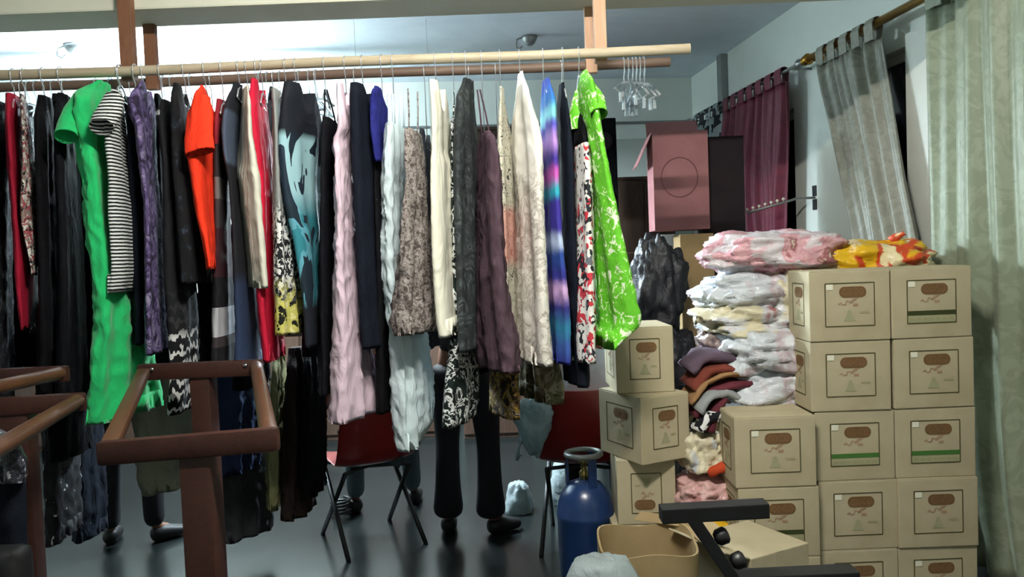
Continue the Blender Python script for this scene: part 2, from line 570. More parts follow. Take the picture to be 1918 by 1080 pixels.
# ================================================================== THE ROOM
S_END, T_END = 10.6, 7.6
def hexa(mb, p):
    """p: 8 points, bottom loop then top loop"""
    mb.add(p, [(0, 1, 2, 3), (4, 5, 6, 7), (0, 1, 5, 4), (1, 2, 6, 5), (2, 3, 7, 6), (3, 0, 4, 7)])
def rwall(mb, s0, s1, z0, z1, o0=-.18, o1=0.0):
    hexa(mb, [wallp(s0, o0, z0), wallp(s1, o0, z0), wallp(s1, o1, z0), wallp(s0, o1, z0),
              wallp(s0, o0, z1), wallp(s1, o0, z1), wallp(s1, o1, z1), wallp(s0, o1, z1)])
def roomp(t, s, z):
    p = CORNER - WD * s + WN * t
    return V((p.x, p.y, z))
def roombox(mb, t0, t1, s0, s1, z0, z1):
    hexa(mb, [roomp(t0, s0, z0), roomp(t1, s0, z0), roomp(t1, s1, z0), roomp(t0, s1, z0),
              roomp(t0, s0, z1), roomp(t1, s0, z1), roomp(t1, s1, z1), roomp(t0, s1, z1)])
def structure(name, mb, mat, org=None):
    return tag(mb.build(name, mat, org=org), kind='structure')

m = MB(); roombox(m, -.2, T_END + .2, -.2, S_END + .2, FZ - .12, FZ); structure('floor', m, 'floor_terrazzo')
m = MB(); roombox(m, -.2, T_END + .2, -.2, S_END + .2, CZ, CZ + .12); structure('ceiling', m, 'ceiling_paint')
m = MB(); roombox(m, -.2, T_END + .2, -.2, 0, FZ, CZ); structure('wall_back', m, 'wall_paint')
m = MB(); roombox(m, T_END, T_END + .2, 0, S_END, FZ, CZ); structure('wall_left', m, 'wall_paint')
m = MB(); roombox(m, -.2, T_END + .2, S_END, S_END + .2, FZ, CZ); structure('wall_front', m, 'wall_paint')
WIN = [(0.5, 2.12, .95, 2.42), (2.95, 3.47, .95, 2.5), (3.66, 5.4, .95, 2.5)]
m = MB()
prev = 0.0
for (s0, s1, z0, z1) in WIN:
    rwall(m, prev, s0, FZ, CZ)
    rwall(m, s0, s1, FZ, z0)
    rwall(m, s0, s1, z1, CZ)
    prev = s1
rwall(m, prev, S_END, FZ, CZ)
structure('wall_right', m, 'wall_paint')
for i, (s0, s1, z0, z1) in enumerate(WIN):
    root = bpy.data.objects.new('window_%d' % (i + 1), None)
    COL.objects.link(root); root.location = wallp((s0 + s1) / 2, -.1, z0); tag(root, kind='structure')
    n = max(1, round((s1 - s0) / .7))
    fr = MB()
    e = .045
    rwall(fr, s0, s1, z0, z0 + e, -.13, -.08); rwall(fr, s0, s1, z1 - e, z1, -.13, -.08)
    for k in range(n + 1):
        sm = s0 + (s1 - s0 - e) * k / n
        rwall(fr, sm, sm + e, z0, z1, -.13, -.08)
    fr.build('window_frame', 'frame_white', root)
    for k in range(n):
        g = MB()
        a = s0 + (s1 - s0) * k / n + .02; b_ = s0 + (s1 - s0) * (k + 1) / n - .02
        rwall(g, a, b_, z0 + .02, z1 - .02, -.11, -.10)
        g.build('pane', 'window_glass', root)
# ceiling beam that carries the clothes rails
BEAM_Y0, BEAM_Y1, BEAM_Z = 3.35, 3.60, 2.55
m = MB(); m.box((-1.75, (BEAM_Y0 + BEAM_Y1) / 2, (BEAM_Z + CZ) / 2), (7.4, BEAM_Y1 - BEAM_Y0, CZ - BEAM_Z), bev=.01)
structure('trim_1', m, 'beam_paint')
m = MB(); rwall(m, 3.475, 3.655, .9, 2.55, .001, .03); structure('trim_2', m, 'frame_white')
# dark conduit along the back wall and one down the right wall
zc = at(1230, 227, CORNER.y - .1).z
m = MB(); m.tube([roomp(.02, .015, zc), roomp(3.6, .015, zc)], .014, 8)
tag(m.build('wall_conduit', 'steel_grey', org=roomp(.02, .015, zc)), 'grey conduit running along the upper back wall', 'conduit')
m = MB(); m.box(wallp(.88, .03, 2.86), (.06, .1, .46), math.atan2(WD.y, WD.x) - math.pi / 2, bev=.004)
tag(m.build('cable_duct', 'steel_grey', org=wallp(.88, .03, 2.63)), 'short vertical grey duct under the ceiling above far curtain', 'duct')
# lamps
for nm, c, d, L, colr, st in LAMPS:
    lab = 'long cool fluorescent tube lamp hung below the ceiling behind the left clothes' if nm == 'back' else 'added cool fill tube lamp hidden behind the pale blue dress' if nm == 'middle' else 'short warm fluorescent tube lamp on the ceiling before the beam'
    t = thing('tube_lamp', lab, 'lamp', c)
    if nm != 'front':
        off = V((0, 0, .055))
        for sg in (-.4, .4):
            mb = MB(); e = c + d * (L * sg) + off; mb.tube([e, V((e.x, e.y, CZ))], .0018, 6); mb.build('suspension_wire', 'wire', t)
    else:
        off = V((0, 0, .055))
    mb = MB(); mb.beam(c - d * (L / 2 + .03) + off, c + d * (L / 2 + .03) + off, .06 if nm == 'front' else .022, .045 if nm == 'front' else .024, bev=.005); mb.build('batten', 'tube_holder', t)
    mb = MB(); mb.tube([c - d * (L / 2), c + d * (L / 2)], .014, 14); mb.build('tube', 'tube_light_' + nm, t, smooth=True)
    if nm == 'middle':  # shield added to keep this lamp's light off the ceiling
        mb = MB(); hexa(mb, [c + d * (sx * (L / 2 + .02)) + V((0, y_, -.005)) for sx, y_ in ((-1, -.05), (1, -.05), (1, .05), (-1, .05))] + [c + d * (sx * (L / 2 + .02)) + V((0, y_, .04)) for sx, y_ in ((-1, -.03), (1, -.03), (1, .03), (-1, .03))])
        del mb.f[0]                                 # open underneath
        mb.build('uplight_shield', 'tube_holder', t)
    for sg in (-1, 1):
        mb = MB(); e = c + d * (sg * (L / 2 + .012)); mb.beam(e - d * .012 + off * .45, e + d * .012 + off * .45, .03, .05, bev=.004); mb.build('end_holder', 'tube_holder', t)
# hooks left in the ceiling for fans
for (px, py, lab) in ((140, 84, 'dark ceiling fan hook with cover seen above the green dress'), (992, 68, 'small dark ceiling hook near the middle of the ceiling')):
    p = atz(px, py, CZ)
    t = thing('ceiling_hook', lab, 'hook', p, group=None)
    k = 1.0 if px < 500 else .8
    mb = MB(); mb.lathe([(.075 * k, 0), (.07 * k, -.02), (.045 * k, -.055), (.02 * k, -.07)], p, 20); mb.build('cover', 'steel_grey', t, smooth=True)
    mb = MB(); mb.tube([p + V((-.05 * k, 0, 0)), p + V((-.12 * k, 0, -.02)), p + V((-.13 * k, 0, -.07)), p + V((-.1 * k, 0, -.09)), p + V((-.07 * k, 0, -.07))], .007 * k, 6); mb.build('hook', 'steel_grey', t, smooth=True)

# ================================================================== CLOTHES RAILS
ROD_Y, REAR_Y = 3.28, 3.60
ROD_Z = at(640, 117, ROD_Y).z
REAR_Z = at(640, 140, REAR_Y).z
ROD_R, REAR_R = .0208, .0215
XR_F = at(1292, 91, ROD_Y).x
XR_R = at(1255, 121, REAR_Y).x
XL = -2.75
def rail(label, y, z, r, xl, xr, rodmat, posts, front):
    t = thing('hanging_rail', label, 'clothes rail', V((xl, y, z)))
    mb = MB(); mb.tube([V((xl + (xr - xl) * i / 12, y, z + .003 * math.sin(i * 1.1))) for i in range(13)], r, 16)
    autosmooth(mb.build('rod', rodmat, t))
    for (x, wd_, pm) in posts:
        mb = MB()
        if front:
            mb.box((x, y + .028 + .02, (z - .03 + BEAM_Z + .35) / 2), (wd_, .04, BEAM_Z + .35 - z + .03), bev=.003)
        else:
            mb.box((x, y - r - .02, (z - .045 + BEAM_Z) / 2), (wd_, .036, BEAM_Z - z + .045), bev=.003)
        mb.build('post', pm, t)
    return t
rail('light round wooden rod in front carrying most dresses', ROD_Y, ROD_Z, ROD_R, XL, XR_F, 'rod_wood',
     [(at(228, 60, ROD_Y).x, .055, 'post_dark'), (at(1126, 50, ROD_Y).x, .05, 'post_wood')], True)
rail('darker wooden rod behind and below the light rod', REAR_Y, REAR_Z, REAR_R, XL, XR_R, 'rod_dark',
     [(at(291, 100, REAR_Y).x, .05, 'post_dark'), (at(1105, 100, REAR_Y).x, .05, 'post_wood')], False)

# ================================================================== GARMENTS
def smooth01(x):
    x = max(0, min(1, x)); return x * x * (3 - 2 * x)

def interp_rows(rows, m):
    """rows: (y, xl, xr) resampled to m rows by smooth interpolation"""
    ys = [r[0] for r in rows]
    out = []
    for i in range(m):
        y = ys[0] + (ys[-1] - ys[0]) * i / (m - 1)
        k = 0
        while k < len(ys) - 2 and y > ys[k + 1]: k += 1
        t = (y - ys[k]) / max(1e-6, ys[k + 1] - ys[k])
        def cr(c):
            p1, p2 = rows[k][c], rows[k + 1][c]
            p0 = rows[k - 1][c] if k > 0 else p1
            p3 = rows[k + 2][c] if k + 2 < len(rows) else p2
            m1 = (p2 - p0) / 2; m2 = (p3 - p1) / 2
            lim = abs(p2 - p1) * 1.5
            m1 = max(-lim, min(lim, m1)); m2 = max(-lim, min(lim, m2))
            t2, t3 = t * t, t * t * t
            return (2 * t3 - 3 * t2 + 1) * p1 + (t3 - 2 * t2 + t) * m1 + (-2 * t3 + 3 * t2) * p2 + (t3 - t2) * m2
        out.append((y, cr(1), cr(2)))
    return out

def drape(rows, near, Dn, Df, thick=.035, fold=.006, kf=2.5, wr=.003, seed=1, n=36, shoulder=.12, top=.3, wscale=14, neck=0.0):
    """closed cloth shell: a garment on a hanger, its near hem edge at depth Dn, its far one at Df"""
    m = max(24, int((rows[-1][0] - rows[0][0]) / 6))
    R = interp_rows(rows, m)
    vs, fs = [], []
    mid = (Dn + Df) / 2
    for i, (y, xl, xr) in enumerate(R):
        t = i / (m - 1)
        fr = top + (1 - top) * smooth01(t / max(1e-3, shoulder)) if shoulder else 1
        dn = mid - (mid - Dn) * fr; df = mid + (Df - mid) * fr
        wpx = max(4.0, (xr - xl) / 2)
        T = min(thick, .6 * wpx * mid / FPX)
        tpx = T * FPX / mid
        a = math.sqrt(max(1.0, wpx * wpx - tpx * tpx))
        c = (xl + xr) / 2
        z = at(c, y, mid).z
        pn, pf = (c - a, c + a) if near == 'L' else (c + a, c - a)
        N = at_xz(pn, z, dn); F = at_xz(pf, z, df)
        C = (N + F) / 2; ax = (F - N) / 2
        axn = ax.normalized(); nr = V((axn.y, -axn.x, 0))
        amp = fold * (.25 + .75 * t)
        for k in range(n):
            th = 2 * math.pi * k / n
            u = -math.cos(th); v = math.sin(th)
            v = math.copysign(abs(v) ** .75, v)
            p = C + ax * u + nr * (v * T)
            p += nr * (amp * math.sin(kf * math.pi * u + seed * 1.7 + 2.2 * t))
            if wr:
                # long hanging folds first, then slanting creases
                q = V((p.x * wscale * 1.6, p.y * wscale * 1.6, p.z * wscale * .10 + seed * 7.3))
                d = 1.1 * mnoise.noise(q)
                sl = p.z + (u * .16 if seed % 2 else -u * .16) + .05 * v
                q = V((u * 2.2 + seed, v * 1.6 + 3.1 * seed, sl * wscale * .9))
                cr_ = mnoise.noise(q)
                d += .9 * (1 - min(1, abs(cr_) * 3.2)) * (1 if wr > .004 else .5)
                d += .35 * mnoise.noise(V((p.x * 38, p.y * 38, p.z * 26 + seed)))
                out = (nr * v + axn * u).normalized()
                p += out * (d * wr * 2.2 * min(1, .25 + t * 4))
                p.z += .006 * mnoise.noise(V((p.x * 9, p.y * 9, seed * 3.1))) if i > m - 4 else 0
            if neck and t < .16:
                p.z -= neck * max(0, 1 - (u / .62) ** 2) * (1 - t / .16)
            vs.append(p)
    for i in range(m - 1):
        for k in range(n):
            k2 = (k + 1) % n
            fs.append((i * n + k, i * n + k2, (i + 1) * n + k2, (i + 1) * n + k))
    # closed shoulder line, hollow hem
    for k in range(n // 2):
        a_, b_ = k, k + 1; c_, d_ = (n - k - 1) % n, (n - k) % n
        q_ = [a_, b_]
        if c_ not in q_: q_.append(c_)
        if d_ not in q_: q_.append(d_)
        if len(q_) > 2: fs.append(tuple(q_))
    b0 = (m - 1) * n
    cen = sum((vs[b0 + k] for k in range(n)), V()) / n
    k0 = len(vs)
    for k in range(n):
        p = vs[b0 + k]
        q = cen + (p - cen) * .93; q.z = p.z + .07
        vs.append(q)
    for k in range(n):
        k2 = (k + 1) % n
        fs.append((b0 + k, b0 + k2, k0 + k2, k0 + k))
    fs.append(tuple(k0 + k for k in range(n)))
    return vs, fs, R

def sleeve_mesh(path, D0, D1, depth=.05, n=20, seed=1, wr=.002):
    """short sleeve: path of (x, y, width px); hollow at its end"""
    # resample
    P = []
    for i in range(len(path) - 1):
        for j in range(6):
            t = j / 6
            P.append(tuple(path[i][c] * (1 - t) + path[i + 1][c] * t for c in range(3)))
    P.append(path[-1])
    m = len(P); vs = []; fs = []
    pts = [at(x, y, D0 + (D1 - D0) * i / (m - 1)) for i, (x, y, w_) in enumerate(P)]
    for i, (x, y, w_) in enumerate(P):
        D = D0 + (D1 - D0) * i / (m - 1)
        a = pts[max(0, i - 1)]; b_ = pts[min(m - 1, i + 1)]
        t = (b_ - a).normalized()
        side = t.cross(V((0, 1, 0)))
        side = side.normalized() if side.length > 1e-5 else V((1, 0, 0))
        dep = side.cross(t).normalized()
        hw = w_ / 2 * D / FPX
        for k in range(n):
            th = 2 * math.pi * k / n
            p = pts[i] + side * (hw * math.cos(th)) + dep * (min(depth, hw) * math.sin(th))
            d = mnoise.noise(V((p.x * 20, p.y * 20, p.z * 12 + seed)))
            vs.append(p + (side * math.cos(th) + dep * math.sin(th)) * d * wr * 2)
    for i in range(m - 1):
        for k in range(n):
            k2 = (k + 1) % n
            fs.append((i * n + k, i * n + k2, (i + 1) * n + k2, (i + 1) * n + k))
    fs.append(tuple(range(n)))
    b0 = (m - 1) * n
    k0 = len(vs)
    back = (pts[-2] - pts[-1]).normalized() if m > 1 else V((0, 0, 1))
    cen = pts[-1]
    for k in range(n):
        p = vs[b0 + k]
        vs.append(cen + (p - cen) * .86 + back * .045)
    for k in range(n):
        k2 = (k + 1) % n
        fs.append((b0 + k, b0 + k2, k0 + k2, k0 + k))
    fs.append(tuple(k0 + k for k in range(n)))
    return vs, fs

def hanger(label, x, y, z, r, neck_z, axis, half, mat='wire', group=None, drop=.06, front=1, clips=False):
    """a hanger hooked over a rod: hook and shoulder bar"""
    t = thing('clothes_hanger', label, 'hanger', V((x, y, z)), group=group)
    c = V((x, y, z))
    rr = r + .0045
    pts = arc(c, rr, math.radians(-25), math.radians(200), V((0, 1, 0)), V((0, 0, 1)), 12)
    pts += [c + V((0, -rr * .8, -r - .012)), c + V((0, -.004, -r - .03)), V((x, y, neck_z))]
    wr = .0022 if mat == 'wire' else .0032
    mb = MB(); mb.tube(pts, wr, 6); mb.build('hook', 'wire' if mat == 'wire' else mat, t, smooth=True)
    ax = V((axis.x, axis.y, 0)).normalized()
    a = V((x, y, neck_z)) - ax * half + V((0, 0, -drop)); b_ = V((x, y, neck_z)) + ax * half + V((0, 0, -drop))
    mb = MB()
    mb.tube([a, V((x, y, neck_z)) - ax * (half * .45) + V((0, 0, -drop * .3)), V((x, y, neck_z)), V((x, y, neck_z)) + ax * (half * .45) + V((0, 0, -drop * .3)), b_], wr * (1.6 if mat == 'wire' else 1.8), 6)
    mb.tube([a, b_], wr * 1.2, 6)
    mb.build('shoulder_bar', mat, t, smooth=True)
    if clips:
        for q in (a * .8 + b_ * .2, a * .2 + b_ * .8):
            mb = MB(); mb.box(q + V((0, 0, -.025)), (.012, .03, .05), bev=.003); mb.build('clip', mat, t)
    return t

GAR = []
def garment(name, label, cat, mat, rows, near='L', rod='front', Dn=None, Df=None, hook=None, straps=(), sleeves=(), extra=None,
            thick=.035, fold=.006, kf=2.5, wr=.003, shoulder=.12, top=.3, wscale=14, group=None, neck=0.0):
    seed = len(GAR) + 1
    ry, rz_, rr = (ROD_Y, ROD_Z, ROD_R) if rod == 'front' else (REAR_Y, REAR_Z, REAR_R)
    Dn = Dn if Dn else (3.10 if rod == 'front' else 3.46)
    Df = Df if Df else (3.44 if rod == 'front' else 3.78)
    vs, fs, R = drape(rows, near, Dn, Df, thick, fold, kf, wr, seed, 52, shoulder, top, wscale, neck)
    low = min(v.z for v in vs)
    cc = sum(vs, V()) / len(vs)
    org = V((cc.x, cc.y, low))
    if straps or sleeves or extra:
        t = thing(name, label, cat, org, group=group)
        mesh('body', vs, fs, mat, t, smooth=True)
        for (x0, y0, x1, y1, D0, D1, r) in straps:
            mb = MB(); a = at(x0, y0, D0); b_ = at(x1, y1, D1)
            mb.tube([a, (a + b_) / 2 + V((.002, 0, 0)), b_], r, 6); mb.build('strap', mat, t, smooth=True)
        for sl in sleeves:
            p, D0, D1, dep = sl[:4]
            sv, sf = sleeve_mesh(p, D0, D1, dep, seed=seed)
            mesh('sleeve', sv, sf, sl[4] if len(sl) > 4 else mat, t, smooth=True)
        if extra: extra(t)
    else:
        t = mesh(name, vs, fs, mat, None, org, True)
        tag(t, label, cat, group)
    # its hanger
    if hook is not None:
        x = at(hook, 117 if rod == 'front' else 140, ry).x
        k = min(len(R) - 1, 3)
        topc = R[0]
        tz = at((topc[1] + topc[2]) / 2, topc[0], ry).z - .01
        n_pt = at(R[k][1], R[k][0], Dn if near == 'L' else Df); f_pt = at(R[k][2], R[k][0], Df if near == 'L' else Dn)
        hanger('wire hanger holding the ' + label, x, ry, rz_, rr, tz, f_pt - n_pt, .10, group='wire hangers')
    GAR.append(t)
    return t

G = garment
# --- left end of the front rod
G('patterned_dress', 'dark multicolour print dress cut by the left frame edge', 'dress', 'g_darkprint',
  [(190, -30, 8), (260, -34, 14), (400, -36, 18), (640, -30, 22), (800, -30, 24)], hook=-8)
G('red_dress', 'slim crimson dress hanging at the far left of the rail', 'dress', 'g_maroonred',
  [(178, 12, 34), (230, 12, 38), (330, 18, 44), (420, 26, 50), (500, 32, 60), (570, 38, 58), (612, 44, 52)], hook=24)
G('printed_scarf_dress', 'narrow dress printed in pink, white and black beside the crimson dress', 'dress', 'g_pinkprint',
  [(180, 38, 47), (250, 42, 56), (290, 44, 60), (340, 43, 70), (400, 41, 77), (440, 46, 76), (480, 55, 70), (515, 60, 67)], hook=44, thick=.02)
G('black_dress', 'plain black dress to the right of the pink printed dress', 'dress', 'g_black',
  [(182, 72, 96), (230, 66, 104), (400, 70, 110), (560, 74, 118), (700, 72, 122), (760, 70, 122)], hook=80)
G('black_dress', 'plain black dress just left of the green dress', 'dress', 'g_black2',
  [(178, 108, 130), (230, 102, 142), (400, 108, 150), (560, 112, 158), (740, 110, 165)], hook=112)
G('green_dress', 'long bright green dress with short puffed sleeve', 'dress', 'g_green',
  [(156, 182, 206), (172, 156, 208), (190, 140, 210), (235, 138, 212), (265, 148, 214), (300, 154, 218), (340, 162, 222), (400, 164, 232), (460, 170, 244), (520, 177, 258), (600, 180, 272), (680, 175, 284), (740, 171, 292), (775, 168, 298)],
  Dn=3.04, Df=3.44, hook=224, thick=.05, fold=.012, kf=3.2, wr=.006, sleeves=[([(158, 185, 40), (140, 212, 44), (128, 240, 44), (124, 256, 40)], 3.12, 3.03, .035)], shoulder=.08)
G('striped_top', 'black and white striped short top over the green dress', 'top', 'g_stripe',
  [(170, 210, 228), (195, 204, 232), (230, 198, 236), (280, 200, 240), (340, 206, 250), (400, 205, 260), (450, 208, 262), (500, 210, 264), (530, 206, 262), (546, 201, 258)],
  Dn=3.02, Df=3.36, hook=222, thick=.045, fold=.006, sleeves=[([(216, 182, 34), (206, 205, 44), (194, 228, 46), (190, 238, 44)], 3.06, 2.98, .035)], shoulder=.1)
G('black_dress', 'black dress between the striped top and the purple dress', 'dress', 'g_navyblack',
  [(185, 240, 258), (240, 238, 272), (400, 244, 282), (560, 250, 290), (640, 252, 292)], hook=252, Dn=3.16)
G('purple_dress', 'slim purple dress with pale scrollwork print', 'dress', 'g_purple',
  [(163, 262, 282), (185, 246, 288), (215, 242, 290), (250, 254, 290), (300, 260, 292), (400, 271, 298), (500, 274, 302), (600, 275, 308), (656, 277, 313)], hook=268, Dn=3.06, thick=.045, top=.6, neck=.05)
G('feather_dress', 'long black dress with white feather strokes near its hem', 'dress', 'g_feather',
  [(190, 302, 322), (230, 298, 330), (320, 306, 342), (420, 308, 352), (520, 310, 364), (600, 318, 372), (700, 320, 370), (765, 316, 362)], hook=300, Dn=3.12)
G('dark_dress', 'black dress with faint blue specks behind the orange top', 'dress', 'g_speckblack',
  [(168, 326, 352), (200, 322, 358), (280, 322, 368), (400, 330, 385), (480, 336, 394), (530, 340, 392)], hook=345, Dn=3.08, thick=.05, top=.7, neck=.07)
G('orange_top', 'bright orange short-sleeved top', 'top', 'g_orange',
  [(163, 376, 384), (185, 366, 394), (215, 358, 404), (290, 352, 408), (340, 360, 406), (400, 368, 408), (450, 380, 410), (503, 389, 408)],
  Dn=3.04, Df=3.34, hook=383, thick=.045, fold=.004, wr=.0025, sleeves=[([(380, 182, 30), (374, 215, 48), (372, 260, 54), (374, 286, 56)], 3.10, 3.02, .022)], shoulder=.08)
G('block_print_dress', 'dark dress with maroon, grey and silver panels beside the orange top', 'dress', 'g_blocks',
  [(188, 406, 424), (230, 402, 430), (300, 402, 430), (420, 404, 432), (540, 402, 436), (690, 402, 440)], hook=415, Dn=3.16, Df=3.46)
G('navy_dress', 'sleeveless dress with slate blue top panel and black skirt', 'dress', 'g_slate',
  [(158, 438, 454), (200, 424, 454), (250, 416, 452), (300, 420, 450), (350, 430, 452), (420, 436, 462), (520, 440, 474), (600, 442, 482), (692, 440, 492)], hook=447, Dn=3.10)
G('cream_shirt', 'cream white long shirt between navy and red dresses', 'shirt', 'g_cream',
  [(164, 455, 466), (200, 452, 468), (260, 450, 470), (310, 442, 478), (330, 436, 482), (350, 440, 485), (400, 446, 488), (470, 456, 494), (538, 464, 498)],
  near='R', Dn=3.05, Df=3.36, hook=462, thick=.035, fold=.005)
G('red_dress', 'red sleeveless dress beside the cream shirt', 'dress', 'g_red',
  [(160, 470, 496), (200, 467, 500), (260, 472, 508), (340, 482, 516), (420, 486, 518), (540, 482, 522), (600, 487, 527), (668, 496, 532)], hook=480, Dn=3.08, thick=.045, top=.75, neck=.08)
G('speckled_dress', 'dress speckled black and white with a yellow floral hem', 'dress', 'g_yellowhem',
  [(168, 510, 524), (220, 512, 530), (300, 513, 536), (400, 515, 548), (480, 517, 560), (560, 519, 570), (622, 521, 578)], hook=490, Dn=3.05, Df=3.36, fold=.008, kf=3)
G('aqua_dress', 'black sleeveless dress with aqua and teal brush pattern', 'dress', 'g_aqua',
  [(166, 534, 590), (190, 530, 596), (210, 527, 600), (260, 523, 606), (330, 526, 602), (380, 534, 600), (450, 552, 602), (540, 566, 606), (642, 572, 608)], hook=534, Dn=3.08, Df=3.42, shoulder=.06, top=.85, neck=.10)
G('black_strappy_dress', 'black dress on thin straps left of the pink dress', 'dress', 'g_black2',
  [(228, 604, 634), (270, 602, 634), (400, 600, 632), (560, 597, 632), (732, 600, 634)], hook=553, Dn=3.12,
  straps=[(608, 168, 607, 235, 3.22, 3.16, .004), (612, 168, 630, 235, 3.3, 3.4, .004)], shoulder=.04, top=.8)
G('pink_dress', 'long pale pink sleeveless dress with flared hem', 'dress', 'g_pink',
  [(166, 631, 654), (200, 632, 658), (250, 634, 662), (270, 626, 662), (320, 629, 662), (400, 630, 664), (500, 628, 672), (600, 630, 684), (700, 627, 696), (776, 624, 708)],
  hook=607, Dn=3.03, Df=3.38, thick=.05, fold=.010, kf=3, wr=.005, top=.7, neck=.12)
G('black_dress', 'broad black sleeveless dress right of the pink dress', 'dress', 'g_navyblack',
  [(167, 657, 706), (195, 656, 709), (215, 657, 713), (300, 660, 724), (400, 666, 724), (500, 671, 724), (600, 677, 730), (645, 681, 735)], hook=646, Dn=3.08, Df=3.40, shoulder=.05, top=.85, neck=.09)
G('navy_lace_dress', 'long dark dress with a royal blue lace bodice', 'dress', 'g_navylace',
  [(164, 702, 714), (195, 694, 724), (250, 694, 729), (290, 698, 726), (310, 702, 722)], hook=678, Dn=3.10, Df=3.36, thick=.04)
G('black_skirt', 'long black skirt hanging under the blue lace bodice', 'skirt', 'g_black',
  [(312, 700, 722), (400, 702, 724), (560, 706, 732), (700, 706, 744), (765, 708, 744)], Dn=3.14, Df=3.42, shoulder=0)
G('pale_blue_dress', 'long crinkled pale blue white dress on several straps', 'dress', 'g_paleblue',
  [(238, 724, 758), (270, 722, 762), (300, 719, 764), (400, 718, 764), (500, 720, 768), (590, 732, 786), (660, 738, 798), (740, 740, 808), (790, 744, 806), (828, 756, 788)],
  hook=714, Dn=3.12, Df=3.45, thick=.05, fold=.016, kf=5, wr=.006, wscale=16,
  straps=[(727, 176, 728, 245, 3.16, 3.14, .005), (735, 176, 737, 245, 3.2, 3.2, .006), (750, 176, 748, 245, 3.3, 3.3, .006), (757, 176, 756, 245, 3.36, 3.4, .005)], shoulder=.03, top=.8)
G('grey_lace_tunic', 'taupe grey lace tunic on thin straps before the pale blue dress', 'tunic', 'g_greylace',
  [(248, 760, 788), (290, 760, 792), (340, 762, 794), (400, 757, 798), (480, 750, 806), (560, 741, 814), (600, 735, 820), (622, 742, 816)],
  hook=735, Dn=3.00, Df=3.30, thick=.055, fold=.012, kf=4, wr=.006,
  straps=[(764, 166, 766, 255, 3.12, 3.08, .0035), (782, 172, 782, 255, 3.25, 3.2, .0035)], shoulder=.04, top=.8)
G('ivory_dress', 'ivory sleeveless shift dress', 'dress', 'g_ivory',
  [(160, 806, 834), (180, 806, 838), (230, 808, 842), (290, 808, 842), (310, 806, 852), (350, 806, 853), (450, 808, 857), (520, 811, 862), (600, 817, 870), (625, 822, 873)],
  hook=815, Dn=3.02, Df=3.34, thick=.055, fold=.004, wr=.002, shoulder=.06, top=.75, neck=.10)
G('floral_dress', 'long black dress with white floral print behind the ivory dress', 'dress', 'g_monofloral',
  [(225, 844, 856), (300, 844, 862), (400, 846, 868), (500, 848, 878), (600, 848, 888), (680, 838, 894), (740, 833, 896), (786, 831, 892)], near='L', hook=848, Dn=3.14, Df=3.46, thick=.045,
  straps=[(850, 170, 848, 232, 3.24, 3.22, .003)], shoulder=.04)
G('charcoal_dress', 'charcoal patterned dress with a ruffled collar', 'dress', 'g_charcoalprint',
  [(150, 868, 886), (190, 856, 888), (230, 854, 892), (300, 851, 898), (400, 853, 902), (500, 858, 904), (600, 862, 906), (650, 864, 906)], hook=872, Dn=3.06, Df=3.40, thick=.05, fold=.008)
G('plum_dress', 'plum brown satin dress on thin straps', 'dress', 'g_plum',
  [(250, 902, 916), (265, 897, 926), (300, 894, 934), (400, 890, 938), (500, 890, 946), (580, 886, 956), (640, 888, 968), (690, 902, 968)],
  near='R', hook=902, Dn=3.00, Df=3.34, thick=.06, fold=.010, kf=3, wr=.005,
  straps=[(894, 168, 903, 255, 3.2, 3.2, .0035), (899, 168, 918, 255, 3.3, 3.2, .0035)], shoulder=.05, top=.5)
G('brown_floral_skirt', 'brown and mustard floral skirt below the plum dress', 'skirt', 'g_brownfloral',
  [(560, 925, 955), (640, 922, 962), (700, 918, 968), (776, 918, 970)], near='R', rod='rear', Dn=3.40, Df=3.66, hook=None, shoulder=0)
G('beige_floral_dress', 'beige floral dress with a coral pink band', 'dress', 'g_beigefloral',
  [(165, 937, 943), (200, 935, 948), (280, 932, 962), (340, 934, 966), (400, 937, 968), (480, 942, 970), (600, 948, 974), (690, 956, 974)], near='L', hook=936, Dn=3.10, Df=3.42, thick=.04)
G('white_print_dress', 'long white dress with faint grey print', 'dress', 'g_whiteprint',
  [(138, 970, 979), (170, 967, 988), (220, 961, 1000), (260, 960, 1012), (310, 962, 1016), (400, 968, 1019), (500, 971, 1025), (600, 971, 1030), (676, 972, 1036)],
  near='R', hook=973, Dn=3.02, Df=3.36, thick=.055, fold=.006, wr=.004)
G('olive_sheer_skirt', 'sheer olive skirt below the white print dress', 'skirt', 'g_olivesheer',
  [(600, 980, 1025), (670, 978, 1040), (720, 974, 1052), (746, 972, 1050)], near='R', rod='rear', Dn=3.42, Df=3.74, shoulder=0, fold=.012, kf=4)
G('tie_dye_dress', 'blue, purple and turquoise tie-dye dress', 'dress', 'g_tiedye',
  [(150, 1016, 1028), (190, 1013, 1038), (300, 1015, 1043), (400, 1018, 1047), (500, 1021, 1056), (600, 1025, 1066), (673, 1030, 1066)], near='R', hook=1017, Dn=3.08, Df=3.40, thick=.045)
G('black_dress', 'narrow black dress between the tie-dye and the red floral dress', 'dress', 'g_navyblack',
  [(158, 1047, 1056), (200, 1042, 1062), (300, 1042, 1072), (500, 1046, 1080), (640, 1052, 1098), (716, 1058, 1104)], near='R', hook=1054, Dn=3.14, Df=3.44)
G('black_blouse', 'short black blouse above the red floral dress', 'top', 'g_black',
  [(215, 1072, 1098), (245, 1068, 1100), (282, 1070, 1102)], near='R', Dn=3.12, Df=3.36, hook=None, shoulder=.3, top=.7)
G('red_floral_dress', 'white dress with red and black flowers', 'dress', 'g_redfloral',
  [(276, 1070, 1102), (320, 1070, 1106), (400, 1071, 1108), (500, 1068, 1111), (600, 1066, 1113), (674, 1068, 1112)], near='R', hook=None, Dn=3.06, Df=3.36, thick=.05, shoulder=0)
